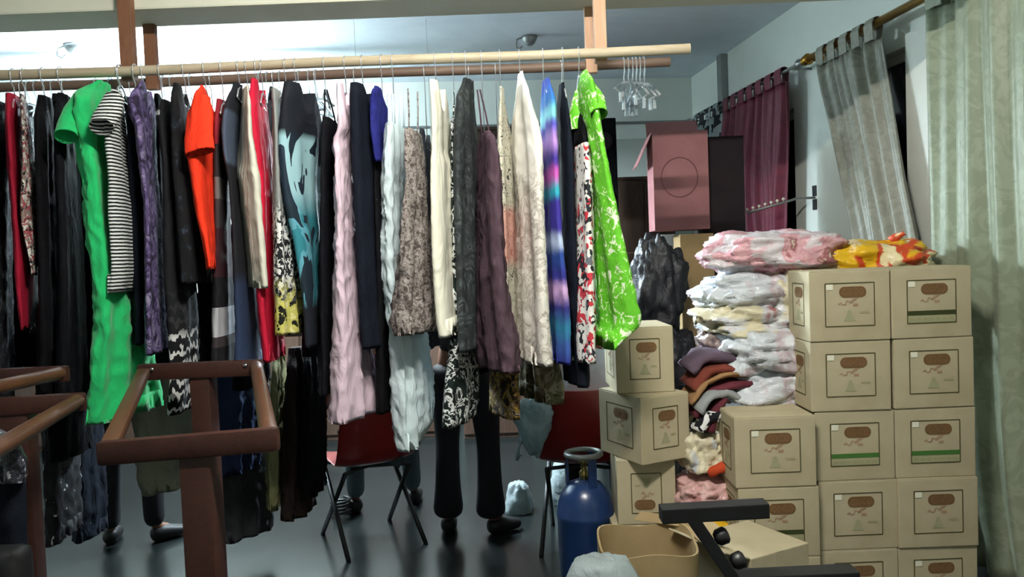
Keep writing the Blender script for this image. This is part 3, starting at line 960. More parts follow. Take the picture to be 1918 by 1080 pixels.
G('lime_dress', 'lime green dress with white flowers and short sleeves', 'dress', 'g_lime',
  [(136, 1088, 1098), (165, 1080, 1110), (200, 1078, 1118), (245, 1090, 1124), (300, 1100, 1134), (400, 1106, 1153), (500, 1112, 1174), (560, 1114, 1188), (600, 1116, 1196), (645, 1116, 1152)],
  near='R', hook=1084, Dn=2.98, Df=3.34, thick=.055, fold=.008, wr=.004, shoulder=.06,
  sleeves=[([(1092, 172, 30), (1086, 205, 38), (1083, 232, 40), (1084, 244, 38)], 3.22, 3.22, .05), ([(1106, 165, 26), (1116, 190, 34), (1122, 214, 32)], 3.08, 3.0, .05)])

# --- rear rod and what hangs low behind it: dark clothes
rear = [
    ('dark_dress', 'black sparkly dress at the far left behind the crimson dress', 'g_sparkle', [(190, 20, 60), (300, 10, 70), (600, 8, 90), (705, 6, 100)], 40),
    ('black_dress', 'black coat on the rear rod behind the black dresses', 'g_black', [(185, 100, 128), (240, 88, 140), (600, 88, 160), (850, 92, 170)], 120),
    ('black_dress', 'long black dress on the rear rod behind the green dress', 'g_black2', [(190, 160, 185), (250, 150, 200), (600, 160, 235), (730, 160, 240)], 180),
    ('black_dress', 'black dress on the rear rod behind the striped top', 'g_black', [(190, 232, 250), (250, 228, 266), (600, 236, 290), (720, 236, 300)], 245),
    ('black_dress', 'black dress on the rear rod behind the purple dress', 'g_black', [(185, 290, 312), (250, 286, 330), (600, 290, 350), (690, 290, 350)], 303),
    ('black_dress', 'black dress on the rear rod behind the orange top', 'g_black2', [(220, 380, 402), (280, 370, 420), (600, 372, 440), (700, 372, 440)], 395),
    ('black_dress', 'black dress on the rear rod behind the cream shirt', 'g_black', [(250, 440, 458), (320, 432, 476), (600, 440, 500), (720, 440, 505)], 450),
    ('grey_slip', 'grey slip dress on the rear rod beside the red dress', 'g_charcoal', [(172, 505, 520), (230, 500, 530), (400, 505, 545), (560, 510, 556)], 512),
    ('navy_dress', 'dark navy dress on the rear rod behind the aqua dress', 'g_navyblack', [(250, 572, 600), (320, 566, 612), (560, 568, 618), (660, 570, 620)], 590),
    ('dark_dress', 'dark dress on the rear rod behind the black strapless dress', 'g_black', [(220, 650, 680), (300, 640, 690), (600, 650, 700), (640, 650, 700)], 664),
    ('dark_grey_dress', 'dark grey dress on the rear rod beside the lace tunic', 'g_charcoal', [(248, 786, 804), (300, 784, 812), (500, 786, 818), (650, 782, 822)], 795),
    ('dark_dress', 'black dress on the rear rod behind the charcoal dress', 'g_black', [(250, 866, 890), (320, 858, 904), (560, 860, 912), (700, 862, 915)], 878),
    ('dark_dress', 'dark brown dress on the rear rod behind the plum dress', 'g_darkbrown', [(255, 920, 935), (320, 915, 945), (600, 915, 950)], 928),
    ('dark_dress', 'black dress on the rear rod behind the tie-dye dress', 'g_black', [(300, 1040, 1062), (400, 1036, 1070), (640, 1040, 1078)], 1052),
]
for (nm, lab, mt, rows, hk) in rear:
    G(nm, lab, 'dress', mt, rows, near='L' if hk < 959 else 'R', rod='rear', hook=hk, thick=.045, wr=.004, top=.75, neck=.07)

# empty clear hangers
ORD = ['first', 'second', 'third', 'fourth', 'fifth', 'sixth']
def clear_cluster(pxs, where, y, z, r, label, spread):
    for i, px in enumerate(pxs):
        rnd = random.Random(px)
        x = at(px, 130, y).x
        a = math.radians(rnd.uniform(-spread, spread))
        hanger(ORD[i] + ' ' + label, x, y, z, r, z - rnd.uniform(.075, .1), V((math.sin(a), math.cos(a), 0)), rnd.uniform(.13, .17), 'clear_plastic', where, drop=rnd.uniform(.05, .09), clips=True)
clear_cluster([1168, 1176, 1184, 1191, 1198, 1206], 'clear hangers at the right end of the rear rod', REAR_Y, REAR_Z, REAR_R, 'from the left of the empty clear hangers at the rod\'s right end', 55)
clear_cluster([486, 500, 524, 560, 578, 592], 'clear hangers by the red dress', REAR_Y, REAR_Z, REAR_R, 'from the left of the empty clear hangers behind the red dress', 50)
clear_cluster([206, 272, 306, 320, 356], 'clear hangers by the purple dress', REAR_Y, REAR_Z, REAR_R, 'from the left of the empty clear hangers by the purple dress', 50)
clear_cluster([52, 66, 84, 98], 'clear hangers at the left end', REAR_Y, REAR_Z, REAR_R, 'from the left of the empty clear hangers above the black dresses', 50)

# --- low rail behind the frames with dark clothes hanging low
LOW_Y = 4.02
zl = at(420, 640, LOW_Y).z
t = thing('low_clothes_rail', 'low wooden clothes rail mostly hidden behind the long dresses', 'clothes rail', V((at(420, 640, LOW_Y).x, LOW_Y, FZ)))
xa, xb = at(225, 640, LOW_Y).x, at(612, 640, LOW_Y).x
mb = MB(); mb.tube([V((xa, LOW_Y, zl + .03)), V((xb, LOW_Y, zl + .03))], .017, 12); mb.build('rod', 'rod_dark', t, smooth=True)
for x in (at(372, 800, LOW_Y).x,):
    mb = MB(); mb.box((x, LOW_Y, (zl + FZ) / 2), (.045, .05, zl - FZ), bev=.004); mb.build('post', 'red_wood', t)
    mb = MB(); mb.box((x, LOW_Y, FZ + .02), (.05, .42, .04), bev=.004); mb.build('foot', 'red_wood', t)
low = [
    ('khaki_shirt', 'khaki shirt hanging low behind the wooden frame', 'shirt', 'g_khaki', [(640, 270, 385), (700, 258, 398), (800, 252, 402), (880, 256, 404), (912, 268, 392)]),
    ('navy_trousers', 'dark navy trousers hanging low right of the khaki shirt', 'trousers', 'g_navyblue', [(640, 412, 470), (760, 405, 478), (880, 408, 482)]),
    ('dark_grey_coat', 'dark grey coat hanging low behind the navy trousers', 'coat', 'g_darkgrey', [(700, 425, 500), (860, 415, 508), (1000, 412, 512)]),
    ('olive_trousers', 'olive green trousers hanging low beside the wooden frame', 'trousers', 'g_olive', [(660, 512, 530), (760, 508, 534), (860, 506, 537), (942, 506, 536)]),
    ('brown_trousers', 'dark brown trousers hanging low left of the red chair', 'trousers', 'g_darkbrown', [(650, 540, 570), (760, 536, 580), (960, 534, 585)]),
    ('black_trousers', 'black trousers hanging low next to the brown trousers', 'trousers', 'g_black', [(650, 572, 600), (760, 570, 606), (920, 572, 604)]),
]
for k, (nm, lab, ct, mt, rows) in enumerate(low):
    dz = .10 if nm == 'dark_grey_coat' else 0
    G(nm, lab, ct, mt, rows, Dn=3.86 + dz, Df=4.12 + dz, thick=.05, fold=.012, kf=3, wr=.006)
G('black_sparkle_dress', 'black dress with white sparkles hanging low at the left', 'dress', 'g_sparkle', [(560, 80, 128), (800, 82, 140), (1000, 88, 150)], rod='rear', Dn=3.52, Df=3.84, hook=None, wr=.005)
G('midnight_dress', 'midnight blue long dress left of the green hem', 'dress', 'g_navyblack', [(560, 132, 175), (800, 138, 190), (1000, 140, 200)], rod='rear', Dn=3.84, Df=4.1, hook=None, wr=.005)

# ================================================================== WOODEN DISPLAY FRAMES
def dowel(mb, a, b, r): mb.tube([a, b], r, 14)
def display_frame(label, fl, fr, bl, br, legs, flat_left=True, rbar=.03, hbar=.062):
    """fl, fr, bl, br: the top corners of the frame (world); legs: (fraction along front/back bar, leg width)"""
    base = (fl + fr + bl + br) / 4
    t = thing('garment_display_rack', label, 'display rack', V((base.x, base.y, FZ)))
    for (a, b, lw) in ((fl, fr, legs[0]), (bl, br, legs[1])):
        d = (b - a).normalized()
        mb = MB(); mb.beam(a - V((0, 0, hbar / 2)), b - V((0, 0, hbar / 2)), .035, hbar, bev=.012); autosmooth(mb.build('crossbar', 'red_wood', t), 30)
        if lw:
            fpos, wdt = lw
            p = a.lerp(b, fpos)
            zt = p.z - hbar
            mb = MB(); mb.box((p.x, p.y + .035, (zt + FZ) / 2 + .01), (wdt, .085, zt - FZ + .02), math.atan2(d.y, d.x), bev=.006); autosmooth(mb.build('leg', 'red_wood', t), 30)
            mb = MB(); mb.box((p.x, p.y + .035, FZ + .022), (.46, .07, .044), math.atan2(d.y, d.x), bev=.006); mb.build('foot', 'red_wood', t)
    dn = V((0, 0, -.028))
    if flat_left:
        mb = MB(); mb.beam(fl + dn + V((.022, 0, 0)), bl + dn + V((.022, 0, 0)), .045, .03, bev=.008); autosmooth(mb.build('side_bar', 'dowel_wood', t), 30)
    else:
        mb = MB(); dowel(mb, fl + dn, bl + dn, rbar * .8); mb.build('side_bar', 'dowel_wood', t, smooth=True)
    mb = MB(); dowel(mb, fr + dn + V((-.025, 0, .002)), br + dn + V((-.025, 0, .002)), rbar * .8); autosmooth(mb.build('side_bar', 'dowel_wood', t))
    # stretcher low down
    a = fl.lerp(fr, legs[0][0]) if legs[0] else (fl + fr) / 2
    b = bl.lerp(br, legs[1][0]) if legs[1] else (bl + br) / 2
    mb = MB(); mb.beam(V((a.x, a.y + .06, FZ + .16)), V((b.x, b.y, FZ + .16)), .04, .06, bev=.005); mb.build('stretcher', 'red_wood', t)
    # screw heads on the joints
    for p in (br, bl):
        mb = MB(); mb.lathe([(.009, 0), (.007, .004), (0.001, .005)], p + V((-.06 if p is br else .06, -.018, -.02)), 10, Matrix.Rotation(math.pi / 2, 3, 'X')); mb.build('screw', 'chrome', t, smooth=True)
    return t
display_frame('red-brown wooden display frame standing before the feather dress',
              at(183, 826, 2.0), at(522, 798, 2.0), at(258, 682, 3.0), at(492, 672, 3.0), ((.53, .078), (.49, .075)))
bz = at(160, 734, 2.72)
display_frame('red-brown wooden display frame at the left edge, nearest the camera there',
              V((-1.80, 1.5, bz.z)), V((-1.19, 1.62, bz.z)), V((-2.05, 2.62, bz.z)), bz, (None, (.60, .09)), flat_left=False)
cz = at(128, 684, 3.0)
display_frame('red-brown wooden display frame further back at the left edge',
              V((-2.55, 1.95, cz.z)), V((-1.78, 2.0, cz.z)), V((-2.35, 2.96, cz.z)), cz, (None, (.3, .08)), flat_left=False)
# navy sequined garment and bag at the left edge
G('sequined_top', 'navy top with silver sequin trim on the left frame', 'top', 'g_sequin', [(815, -40, 30), (850, -50, 48), (880, -50, 46)], Dn=2.2, Df=2.5, near='R', shoulder=0, thick=.05)
G('navy_skirt', 'navy skirt hanging low at the left frame edge', 'skirt', 'g_navyblack', [(885, -60, 44), (960, -60, 46), (1100, -60, 50)], Dn=2.22, Df=2.48, near='R', shoulder=0, thick=.05)
p = at(2, 1030, 2.05)
t = thing('black_handbag', 'black handbag with a chrome ring at the lower left corner', 'handbag', V((p.x, p.y, p.z - .2)))
mb = MB(); mb.box((p.x - .06, p.y + .02, p.z - .1), (.22, .1, .2), bev=.03); autosmooth(mb.build('body', 'black_metal', t), 60)
mb = MB(); mb.tube(arc(V((p.x - .04, p.y - .045, p.z)), .055, 0, 2 * math.pi, V((1, 0, 0)), V((0, .5, .5)), 20)[:-1], .006, 8, closed=True); mb.build('ring', 'chrome', t, smooth=True)

# ================================================================== CARTONS
CW, CD, CH = .322, .25, .284
def rounded(w_, h_, r, n=6):
    pts = []
    for (cx, cz, a0) in ((w_ / 2 - r, h_ / 2 - r, 0), (-w_ / 2 + r, h_ / 2 - r, 90), (-w_ / 2 + r, -h_ / 2 + r, 180), (w_ / 2 - r, -h_ / 2 + r, 270)):
        for k in range(n + 1):
            a = math.radians(a0 + 90 * k / n)
            pts.append((cx + r * math.cos(a), cz + r * math.sin(a)))
    return pts
def plate(mb, pts, cx, cz, y=0.0, th=.0006):
    n = len(pts)
    vs = [V((cx + a, y, cz + b)) for a, b in pts] + [V((cx + a, y - th, cz + b)) for a, b in pts]
    fs = [tuple(range(n)), tuple(range(n, 2 * n))] + [(k, (k + 1) % n, n + (k + 1) % n, n + k) for k in range(n)]
    mb.add(vs, fs)
def rectp(w_, h_): return [(w_ / 2, h_ / 2), (-w_ / 2, h_ / 2), (-w_ / 2, -h_ / 2), (w_ / 2, -h_ / 2)]
def ribbon(mb, pts, wd_, y=0.0):
    for i in range(len(pts) - 1):
        (x0, z0), (x1, z1) = pts[i], pts[i + 1]
        d = math.hypot(x1 - x0, z1 - z0) or 1
        nx, nz = -(z1 - z0) / d * wd_ / 2, (x1 - x0) / d * wd_ / 2
        plate(mb, [(x0 + nx, z0 + nz), (x0 - nx, z0 - nz), (x1 - nx, z1 - nz), (x1 + nx, z1 + nz)], 0, 0, y)
PM = {}
def datum(key, mb, mat, smooth=False):
    o = mb.build(key, mat, None, V((0, 0, 0)), smooth)
    me = o.data
    bpy.data.objects.remove(o)
    PM[key] = me
def carton_meshes():
    for tag_, (w_, d_, h_) in (('', (CW, CD, CH)),):
        mb = MB(); mb.box((0, 0, h_ / 2 - .001), (w_, d_, h_ - .004), bev=.004); datum('body', mb, 'cardboard')
        mb = MB(); mb.box((0, -d_ / 4, h_ - .0015), (w_ - .006, d_ / 2 - .003, .003), bev=.001); mb.v = mb.v; datum('flap', mb, 'cardboard')
    for kind, lw in (('wide', .196), ('narrow', .128)):
        lh = .172; k = lw / .196; z0 = CH / 2 + .004
        fw = .004
        mb = MB()
        for (a, b, c, d) in ((lw, fw, 0, lh / 2), (lw, fw, 0, -lh / 2), (fw, lh, lw / 2, 0), (fw, lh, -lw / 2, 0)):
            plate(mb, rectp(a, b), c, z0 + d)
        datum('border_' + kind, mb, 'ink_border')
        mb = MB(); plate(mb, rounded(.108 * (k ** .45), .044, .0215), .012 * k, z0 + .050); datum('oval_' + kind, mb, 'ink_oval')
        mb = MB()
        kk = k ** .45
        for i, cx in enumerate((-.034, -.012, .012, .034)):      # the worn, unreadable characters inside the oval
            x = .012 * k + cx * kk; z = z0 + .050
            if i in (1, 3):
                ribbon(mb, [(x + .009 * kk * math.cos(a * .7), z + .011 * math.sin(a * .7)) for a in range(10)], .0045, -.0008)
            else:
                ribbon(mb, [(x + .008 * kk, z + .011), (x - .006 * kk, z + .009), (x - .008 * kk, z - .008), (x + .008 * kk, z - .011)], .0045, -.0008)
        datum('characters_' + kind, mb, 'ink_oval_dark')
        mb = MB()
        pts = [(-.045 * k + .006 * k * i + .004 * k * math.sin(i * 1.9), z0 + .001 + .007 * math.sin(i * 1.3) + .0012 * i) for i in range(13)]
        ribbon(mb, pts, .004)
        ribbon(mb, [(.0 * k, z0 + .006), (.012 * k, z0 + .022), (.035 * k, z0 + .026)], .003)
        plate(mb, rectp(.02 * k, .010), .022 * k, z0 - .001)
        datum('script_' + kind, mb, 'ink_red')
        mb = MB()
        plate(mb, [(.006, .03), (-.006, .03), (-.012, .008), (-.024, -.014), (.024, -.014), (.012, .008)], -.002 * k, z0 - .052)
        datum('bell_' + kind, mb, 'ink_green')
        mb = MB(); plate(mb, rectp(.036 * k, .008), .058 * k, z0 - .033); datum('smallprint_' + kind, mb, 'ink_pale')
        mb = MB(); plate(mb, rectp(lw - fw, .018), 0, z0 - .045); datum('band_' + kind, mb, 'ink_band')
        mb = MB(); plate(mb, rectp(lw - fw, .018), 0, z0 - .045); datum('banddark_' + kind, mb, 'ink_band_dark')
        mb = MB(); plate(mb, rectp(lw - fw, .026), 0, z0 - .070); datum('strip_' + kind, mb, 'ink_green')
        mb = MB()
        for i in range(7):
            plate(mb, rectp(.016 * k, .009), (-.078 + .026 * i) * k, z0 - .070, -.0008)
        datum('striptext_' + kind, mb, 'ink_pale')
        mb = MB(); plate(mb, rectp(.027 * kk, .022), -lw / 2 + .018 * kk, z0 + lh / 2 - .014, -.0008); datum('sticker_' + kind, mb, 'sticker')
carton_meshes()
PNAME = {'border': 'printed_border', 'oval': 'printed_oval', 'characters': 'printed_characters', 'script': 'printed_script', 'bell': 'printed_emblem',
         'smallprint': 'small_print', 'band': 'printed_band', 'banddark': 'printed_band', 'strip': 'text_strip', 'striptext': 'strip_characters', 'sticker': 'white_sticker'}
def print_face(t, face, style, sticker):
    """face: 0 front (wide), 1 right (narrow), 2 back, 3 left (narrow)"""
    kind = 'wide' if face in (0, 2) else 'narrow'
    half = CD / 2 if kind == 'wide' else CW / 2
    a = face * math.pi / 2
    off = V((math.sin(a), -math.cos(a), 0)) * (half + .0008)
    keys = ['border', 'oval', 'characters', 'script']
    if style == 'plain': keys += ['bell', 'smallprint']
    elif style == 'band': keys += ['band', 'strip', 'striptext']
    else: keys += ['banddark', 'strip', 'striptext']
    if sticker: keys.append('sticker')
    for k in keys:
        inst(PM[k + '_' + kind], t, off, a, PNAME[k])
def carton(label, x, y, z, rz=0.0, faces=((0, 'plain', True),), flip=False, seed=0):
    t = thing('carton', label, 'box', V((x, y, z)), rz, group='printed cartons')
    if flip:
        t.rotation_euler = (math.pi, 0, rz); t.location = V((x, y, z + CH))
    inst(PM['body'], t, V((0, 0, 0)), 0, 'body')
    f1 = inst(PM['flap'], t, V((0, 0, 0)), 0, 'flap'); f2 = inst(PM['flap'], t, V((0, 0, 0)), math.pi, 'flap')
    for (f, st, sk) in faces:
        print_face(t, f, st, sk)
    return t
RowZ = [FZ + CH * k for k in range(5)]
SY = 3.2 + CD / 2
rows1 = [(1536, 1682, 'plain'), (1535, 1680, 'plain'), (1529, 1675, 'band'), (1517, 1671, 'plain'), (1514, 1668, 'plain')]
rows2 = [(1684, 1832, 'plain'), (1683, 1830, 'plain'), (1680, 1828, 'band'), (1676, 1823, 'plain'), (1671, 1816, 'dark')]
rows0 = [(1378, 1534, 'plain'), (1374, 1532, 'dark'), (1367, 1524, 'plain')]
lev = ['bottom', 'second from the bottom', 'middle', 'second from the top', 'top']
sides = {3: ((3, 'plain', False),), 4: ((3, 'plain', False),)}
rj = random.Random(5)
def placed(px0, px1, k): return at_xz((px0 + px1) / 2, RowZ[k] + CH / 2, 3.2).x
for k in range(5):
    carton('printed carton, ' + lev[k] + ' in the left column of the five-high stack', placed(rows1[k][0], rows1[k][1], k), SY + rj.uniform(-.006, .006), RowZ[k], math.radians(rj.uniform(-.8, .8)), ((0, rows1[k][2], True),) + sides.get(k, ()))
    carton('printed carton, ' + lev[k] + ' in the tall stack column by the curtain', placed(rows2[k][0], rows2[k][1], k), SY + rj.uniform(-.006, .006), RowZ[k], math.radians(rj.uniform(-.8, .8)), ((0, rows2[k][2], True),))
for k in range(3):
    carton('printed carton, ' + ['bottom', 'green-banded middle', 'top'][k] + ' of the three-high stack left of the tall stack', placed(rows0[k][0], rows0[k][1], k), SY - .05 + rj.uniform(-.006, .006), RowZ[k], math.radians(rj.uniform(-.6, .6)), ((0, rows0[k][2], True), (3, 'plain', False)))
# left stack of four
z3 = at(1205, 612, 3.42).z - CH
z2 = z3 - CH; z1 = z2 - CH
x3 = at_xz(1206, z3 + .1, 3.42).x
carton('small-faced printed carton on top of the leaning left stack', x3, 3.42 + CW / 2, z3, math.radians(-90 + 2), ((1, 'plain', False), (0, 'plain', False)))
x2 = at_xz(1201, z2 + .14, 3.30).x
carton('printed carton turned cornerwise in the left stack', x2 + .042, 3.30 + .20, z2, math.radians(-64), ((1, 'plain', False), (0, 'plain', False)))
x1 = at_xz(1214, z1 + .1, 3.40).x
carton('upside-down printed carton under the cornerwise one', x1, 3.40 + CW / 2, z1, math.radians(90 - 2), ((1, 'plain', False), (3, 'plain', False)), flip=True)
mb = MB(); hz = z1 - FZ
t = thing('plain_carton', 'plain brown carton at the foot of the left stack', 'box', V((x1 - .01, 3.58, FZ)))
mb.box((x1 - .01, 3.58, FZ + hz / 2), (.29, .36, hz - .002), bev=.004); mb.build('body', 'cardboard', t)
mb = MB(); mb.box((x1 - .01, 3.395, FZ + hz * .5), (.05, .001, hz * .8)); mb.build('tape', 'card_tan', t)

def big_carton(name, label, c, size, rz, mat, flaps=(), group=None):
    """c: centre of the base; flaps: (edge 0 front 1 right 2 back 3 left, length, angle from vertical outward)"""
    t = thing(name, label, 'box', V(c), rz, group)
    mb = MB(); mb.box((0, 0, size[2] / 2), size, bev=.004); o = mb.build('body', mat, t, local=True)
    for (e, ln, ang) in flaps:
        a = e * math.pi / 2
        n_ = V((math.sin(a), -math.cos(a), 0)); tg = V((math.cos(a), math.sin(a), 0))
        half = size[1] / 2 if e in (0, 2) else size[0] / 2
        w_ = (size[0] if e in (0, 2) else size[1]) * .98
        hinge = n_ * half + V((0, 0, size[2]))
        d = n_ * math.sin(ang) + V((0, 0, math.cos(ang)))
        nn = d.cross(tg).normalized() * .002
        vs = []
        for q in (hinge, hinge + d * ln):
            for sg in (-.5, .5):
                vs += [q + tg * (w_ * sg) + nn, q + tg * (w_ * sg) - nn]
        mb = MB(); mb.add(vs, [(0, 2, 6, 4), (1, 5, 7, 3), (0, 4, 5, 1), (2, 3, 7, 6), (0, 1, 3, 2), (4, 6, 7, 5)])
        mb.build('flap', mat, t, local=True)
    # seam tape across the front
    mb = MB(); mb.box((0, -size[1] / 2 - .0006, size[2] - .04), (.05, .001, .08)); mb.build('tape', mat, t, local=True)
    return t
# carton lying by the black stand, its top showing
big_carton('low_carton', 'pale brown carton with its flat top showing behind the black stand', (.835, 2.90, FZ), (.28, .30, .46), math.radians(28), 'cardboard', ((3, .12, 1.2),))
# cartons at the back beside the maroon curtain
P = at(1281, 430, 4.9)
big_carton('pink_carton', 'tall faded pink carton on top of the tan carton', (P.x, 5.05, P.z), (.335, .30, .60), math.radians(-3), 'card_pink', ((3, .22, 2.7), (2, .12, .4)))
pk = bpy.data.objects['pink_carton']
mb = MB(); mb.tube([V((-.01 + .11 * math.cos(a * math.pi / 16), -.1505, .32 + .12 * math.sin(a * math.pi / 16))) for a in range(32)], .004, 5, closed=True); mb.build('printed_ring', 'card_ring', pk, local=True)
P2 = at(1357, 430, 4.95)
big_carton('dark_carton', 'very dark carton between the pink carton and the maroon curtain', (P2.x + .02, 5.15, P2.z - .02), (.26, .30, .60), math.radians(-2), 'card_dark', ())
PT = at(1302, 436, 4.85)
big_carton('tan_carton', 'tall tan carton under the pink carton', (PT.x + .015, 4.98, FZ), (.20, .30, PT.z - FZ - .006), math.radians(-4), 'card_tan', ())
big_carton('brown_carton', 'dark brown carton under the very dark carton', (P2.x + .05, 5.16, FZ), (.30, .32, P2.z - .025 - FZ), 0, 'card_brown', ())
P3 = at(1266, 434, 5.3)
big_carton('small_white_box', 'small bluish white box peeking out beneath the pink carton', (P3.x, 5.62, P3.z - .12), (.10, .10, .11), 0, 'frame_white', ())
big_carton('brown_carton', 'dark brown carton in the dark corner behind the black sacks', (P3.x - .05, 5.66, FZ), (.5, .34, P3.z - .125 - FZ), 0, 'card_brown', ())

# back furniture
def cabinet(label, px0, px1, ytop, D, doors):
    a = at(px0, ytop, D); b = at(px1, ytop, D)
    W_ = b.x - a.x; H_ = a.z - FZ; dep = .4
    t = thing('cabinet', label, 'cabinet', V(((a.x + b.x) / 2, D + dep / 2, FZ)))
    mb = MB(); mb.box((0, 0, H_ / 2), (W_, dep, H_), bev=.004); mb.build('body', 'cabinet_wood', t, local=True)
    mb = MB(); mb.box((0, 0, H_ + .012), (W_ + .04, dep + .04, .025), bev=.004); mb.build('top_board', 'cabinet_wood', t, local=True)
    for k in range(doors):
        x = -W_ / 2 + W_ * (k + .5) / doors
        d = MB(); d.box((x, -dep / 2 - .009, H_ / 2), (W_ / doors - .012, .018, H_ - .08), bev=.003)
        do = d.build('door', 'cabinet_wood', t, local=True)
        h_ = MB(); hx = x + (W_ / doors / 2 - .05) * (1 if k % 2 == 0 else -1)
        h_.tube([V((hx, -dep / 2 - .02, H_ * .5)), V((hx, -dep / 2 - .045, H_ * .5)), V((hx, -dep / 2 - .045, H_ * .5 + .12)), V((hx, -dep / 2 - .02, H_ * .5 + .12))], .006, 6)
        h_.build('handle', 'steel_grey', do, local=True)
cabinet('tall dark wooden cabinet behind the plum and white dresses', 846, 972, 246, 6.70, 2)
cabinet('dark wooden cabinet at the back wall right of the lime dress', 1148, 1262, 338, 6.7, 2)
a = at(-160, 560, 6.8); b = at(842, 560, 6.8)  # counter added to keep the lower back wall and floor reflection dark
t = thing('added_dark_counter', 'added long dark wooden counter darkening the lower back wall behind the chairs', 'counter', V(((a.x + b.x) / 2, 7.0, FZ)))
Wc = b.x - a.x; Hc = 1.15
mb = MB(); mb.box((0, 0, Hc / 2), (Wc, .34, Hc), bev=.004); mb.build('body', 'cabinet_wood', t, local=True)
mb = MB(); mb.box((0, 0, Hc + .015), (Wc + .04, .40, .03), bev=.006); mb.build('worktop', 'red_wood', t, local=True)
for k in range(7):
    x = -Wc / 2 + Wc * (k + .5) / 7
    d = MB(); d.box((x, -.179, Hc / 2), (Wc / 7 - .02, .016, Hc - .1), bev=.003); do = d.build('door', 'cabinet_wood', t, local=True)
    h_ = MB(); h_.box((x + Wc / 14 - .06, -.195, Hc * .6), (.02, .02, .1), bev=.004); h_.build('handle', 'steel_grey', do, local=True)
a = at(1131, 220, 6.2)
t = thing('speaker_tower', 'tall black loudspeaker tower beside the lime green dress', 'loudspeaker', V((a.x, 6.35, FZ)))
mb = MB(); mb.box((0, 0, (a.z - FZ) / 2), (.19, .26, a.z - FZ), bev=.01); mb.build('case', 'g_black', t, local=True)
for k in range(4):
    mb = MB(); mb.lathe([(.07, 0), (.07, .008), (.05, .004), (.02, .008), (.001, .008)], V((0, -.13, (a.z - FZ) * (.93 - .17 * k))), 20, Matrix.Rotation(math.pi / 2, 3, 'X')); mb.build('driver', 'card_dark', t, smooth=True, local=True)

# ================================================================== BAGS AND TEXTILES
def blob(c, size, rz=0.0, seed=0, rough=.27, n=42, pw=.78, crease=.065):
    vs, fs = [], []
    R_ = Matrix.Rotation(rz, 3, 'Z')
    m = n
    def sp(v): return math.copysign(abs(v) ** pw, v)
    for i in range(m + 1):
        ph = -math.pi / 2 + math.pi * i / m
        for k in range(2 * n):
            th = 2 * math.pi * k / (2 * n)
            q = V((sp(math.cos(ph)) * sp(math.cos(th)), sp(math.cos(ph)) * sp(math.sin(th)), sp(math.sin(ph))))
            d = 1 + rough * mnoise.noise(q * 1.7 + V((seed * 5.1, 0, 0))) + rough * .5 * mnoise.noise(q * 4.1 + V((0, seed * 3.7, 0)))
            for fq, am in ((2.6, 1.0), (5.2, .7), (9.5, .35)):
                r_ = abs(mnoise.noise(q * fq + V((seed * 1.3, seed * .7, fq))))
                d -= crease * am * (max(0, 1 - r_ * 4.5) - .35)
            p = V((q.x * size[0] / 2 * d, q.y * size[1] / 2 * d, q.z * size[2] / 2 * d))
            vs.append(V(c) + R_ @ p)
    w_ = 2 * n
    for i in range(m):
        for k in range(w_):
            k2 = (k + 1) % w_
            fs.append((i * w_ + k, i * w_ + k2, (i + 1) * w_ + k2, (i + 1) * w_ + k))
    return vs, fs
def bag(label, px, py, D, w_, h_, dep, mat, seed, ears=(), rz=0.0, cat='bag', name='stuffed_plastic_bag', film=None):
    c = at(px, py, D)
    t = thing(name, label, cat, V((c.x, c.y, c.z - h_ / 2)), group='stuffed bags in the pile')
    vs, fs = blob(c, (w_, dep, h_), rz, seed)
    mesh('body', vs, fs, mat, t, smooth=True)
    for (ex, ey, r) in ears:                       # tied or twisted corners
        e = at(ex, ey, D - dep * .2)
        d = (e - c); s_ = c + d * .72
        mb = MB(); mb.tube([s_, s_ + d * .12 + V((0, 0, .006)), e - d * .03, e], [r, r * .62, r * .3, r * .5], 10)
        mb.build('tied_corner', mat, t, smooth=True)
    return t
bag('pink and white stuffed bag on top of the bag pile', 1442, 474, 3.72, .60, .205, .44, 'bag_pink', 1, [(1322, 476, .05)], .1)
bag('bag of bright yellow and red cloth behind the top cartons', 1612, 494, 3.74, .60, .21, .40, 'bag_yellow', 2, [(1694, 436, .03)], -.05)
bag('white stuffed bag second from the top of the pile', 1418, 546, 3.70, .54, .19, .42, 'bag_white', 3, [(1316, 552, .05)], .05)
bag('cream stuffed bag beside the top left carton side', 1474, 555, 3.62, .22, .24, .30, 'bag_cream', 4, [], .3)
bag('white stuffed bag third from the top of the pile', 1406, 596, 3.66, .50, .165, .42, 'bag_cream', 5, [(1303, 598, .05)], -.08)
bag('small mauve brown bag tucked at the left of the pile', 1346, 640, 3.70, .19, .13, .26, 'bag_mauve', 6, [])
bag('white wrinkled bag fourth from the top against the cartons', 1428, 652, 3.58, .42, .21, .40, 'bag_white', 7, [(1350, 672, .05)], .12)
bag('white wrinkled bag low in the pile above the three-high stack', 1442, 718, 3.58, .40, .22, .40, 'bag_white', 8, [(1376, 700, .05)], -.1)
bag('grey white bag at the base of the bag pile', 1440, 800, 3.62, .42, .22, .40, 'bag_white', 9, [])
bag('blush stuffed bag under the pile behind the three-high stack', 1440, 895, 3.62, .44, .24, .40, 'bag_blush', 10, [])
bag('lowest stuffed bag on the floor behind the three-high stack', 1440, 1010, 3.62, .44, .30, .40, 'bag_cream', 14, [])
bag('cream bag between the left stack and the three-high stack', 1316, 843, 3.48, .22, .18, .26, 'bag_cream', 11, [])
bag('blush pink bag below the cream bag between the stacks', 1320, 920, 3.44, .25, .15, .26, 'bag_blush', 12, [])
bag('yellowish bag lowest between the two front stacks', 1335, 990, 3.44, .22, .15, .26, 'bag_yellow', 13, [])
bag('black sack standing left of the tan carton', 1232, 540, 4.5, .27, .56, .30, 'bag_black', 15, [], cat='sack', name='black_sack')
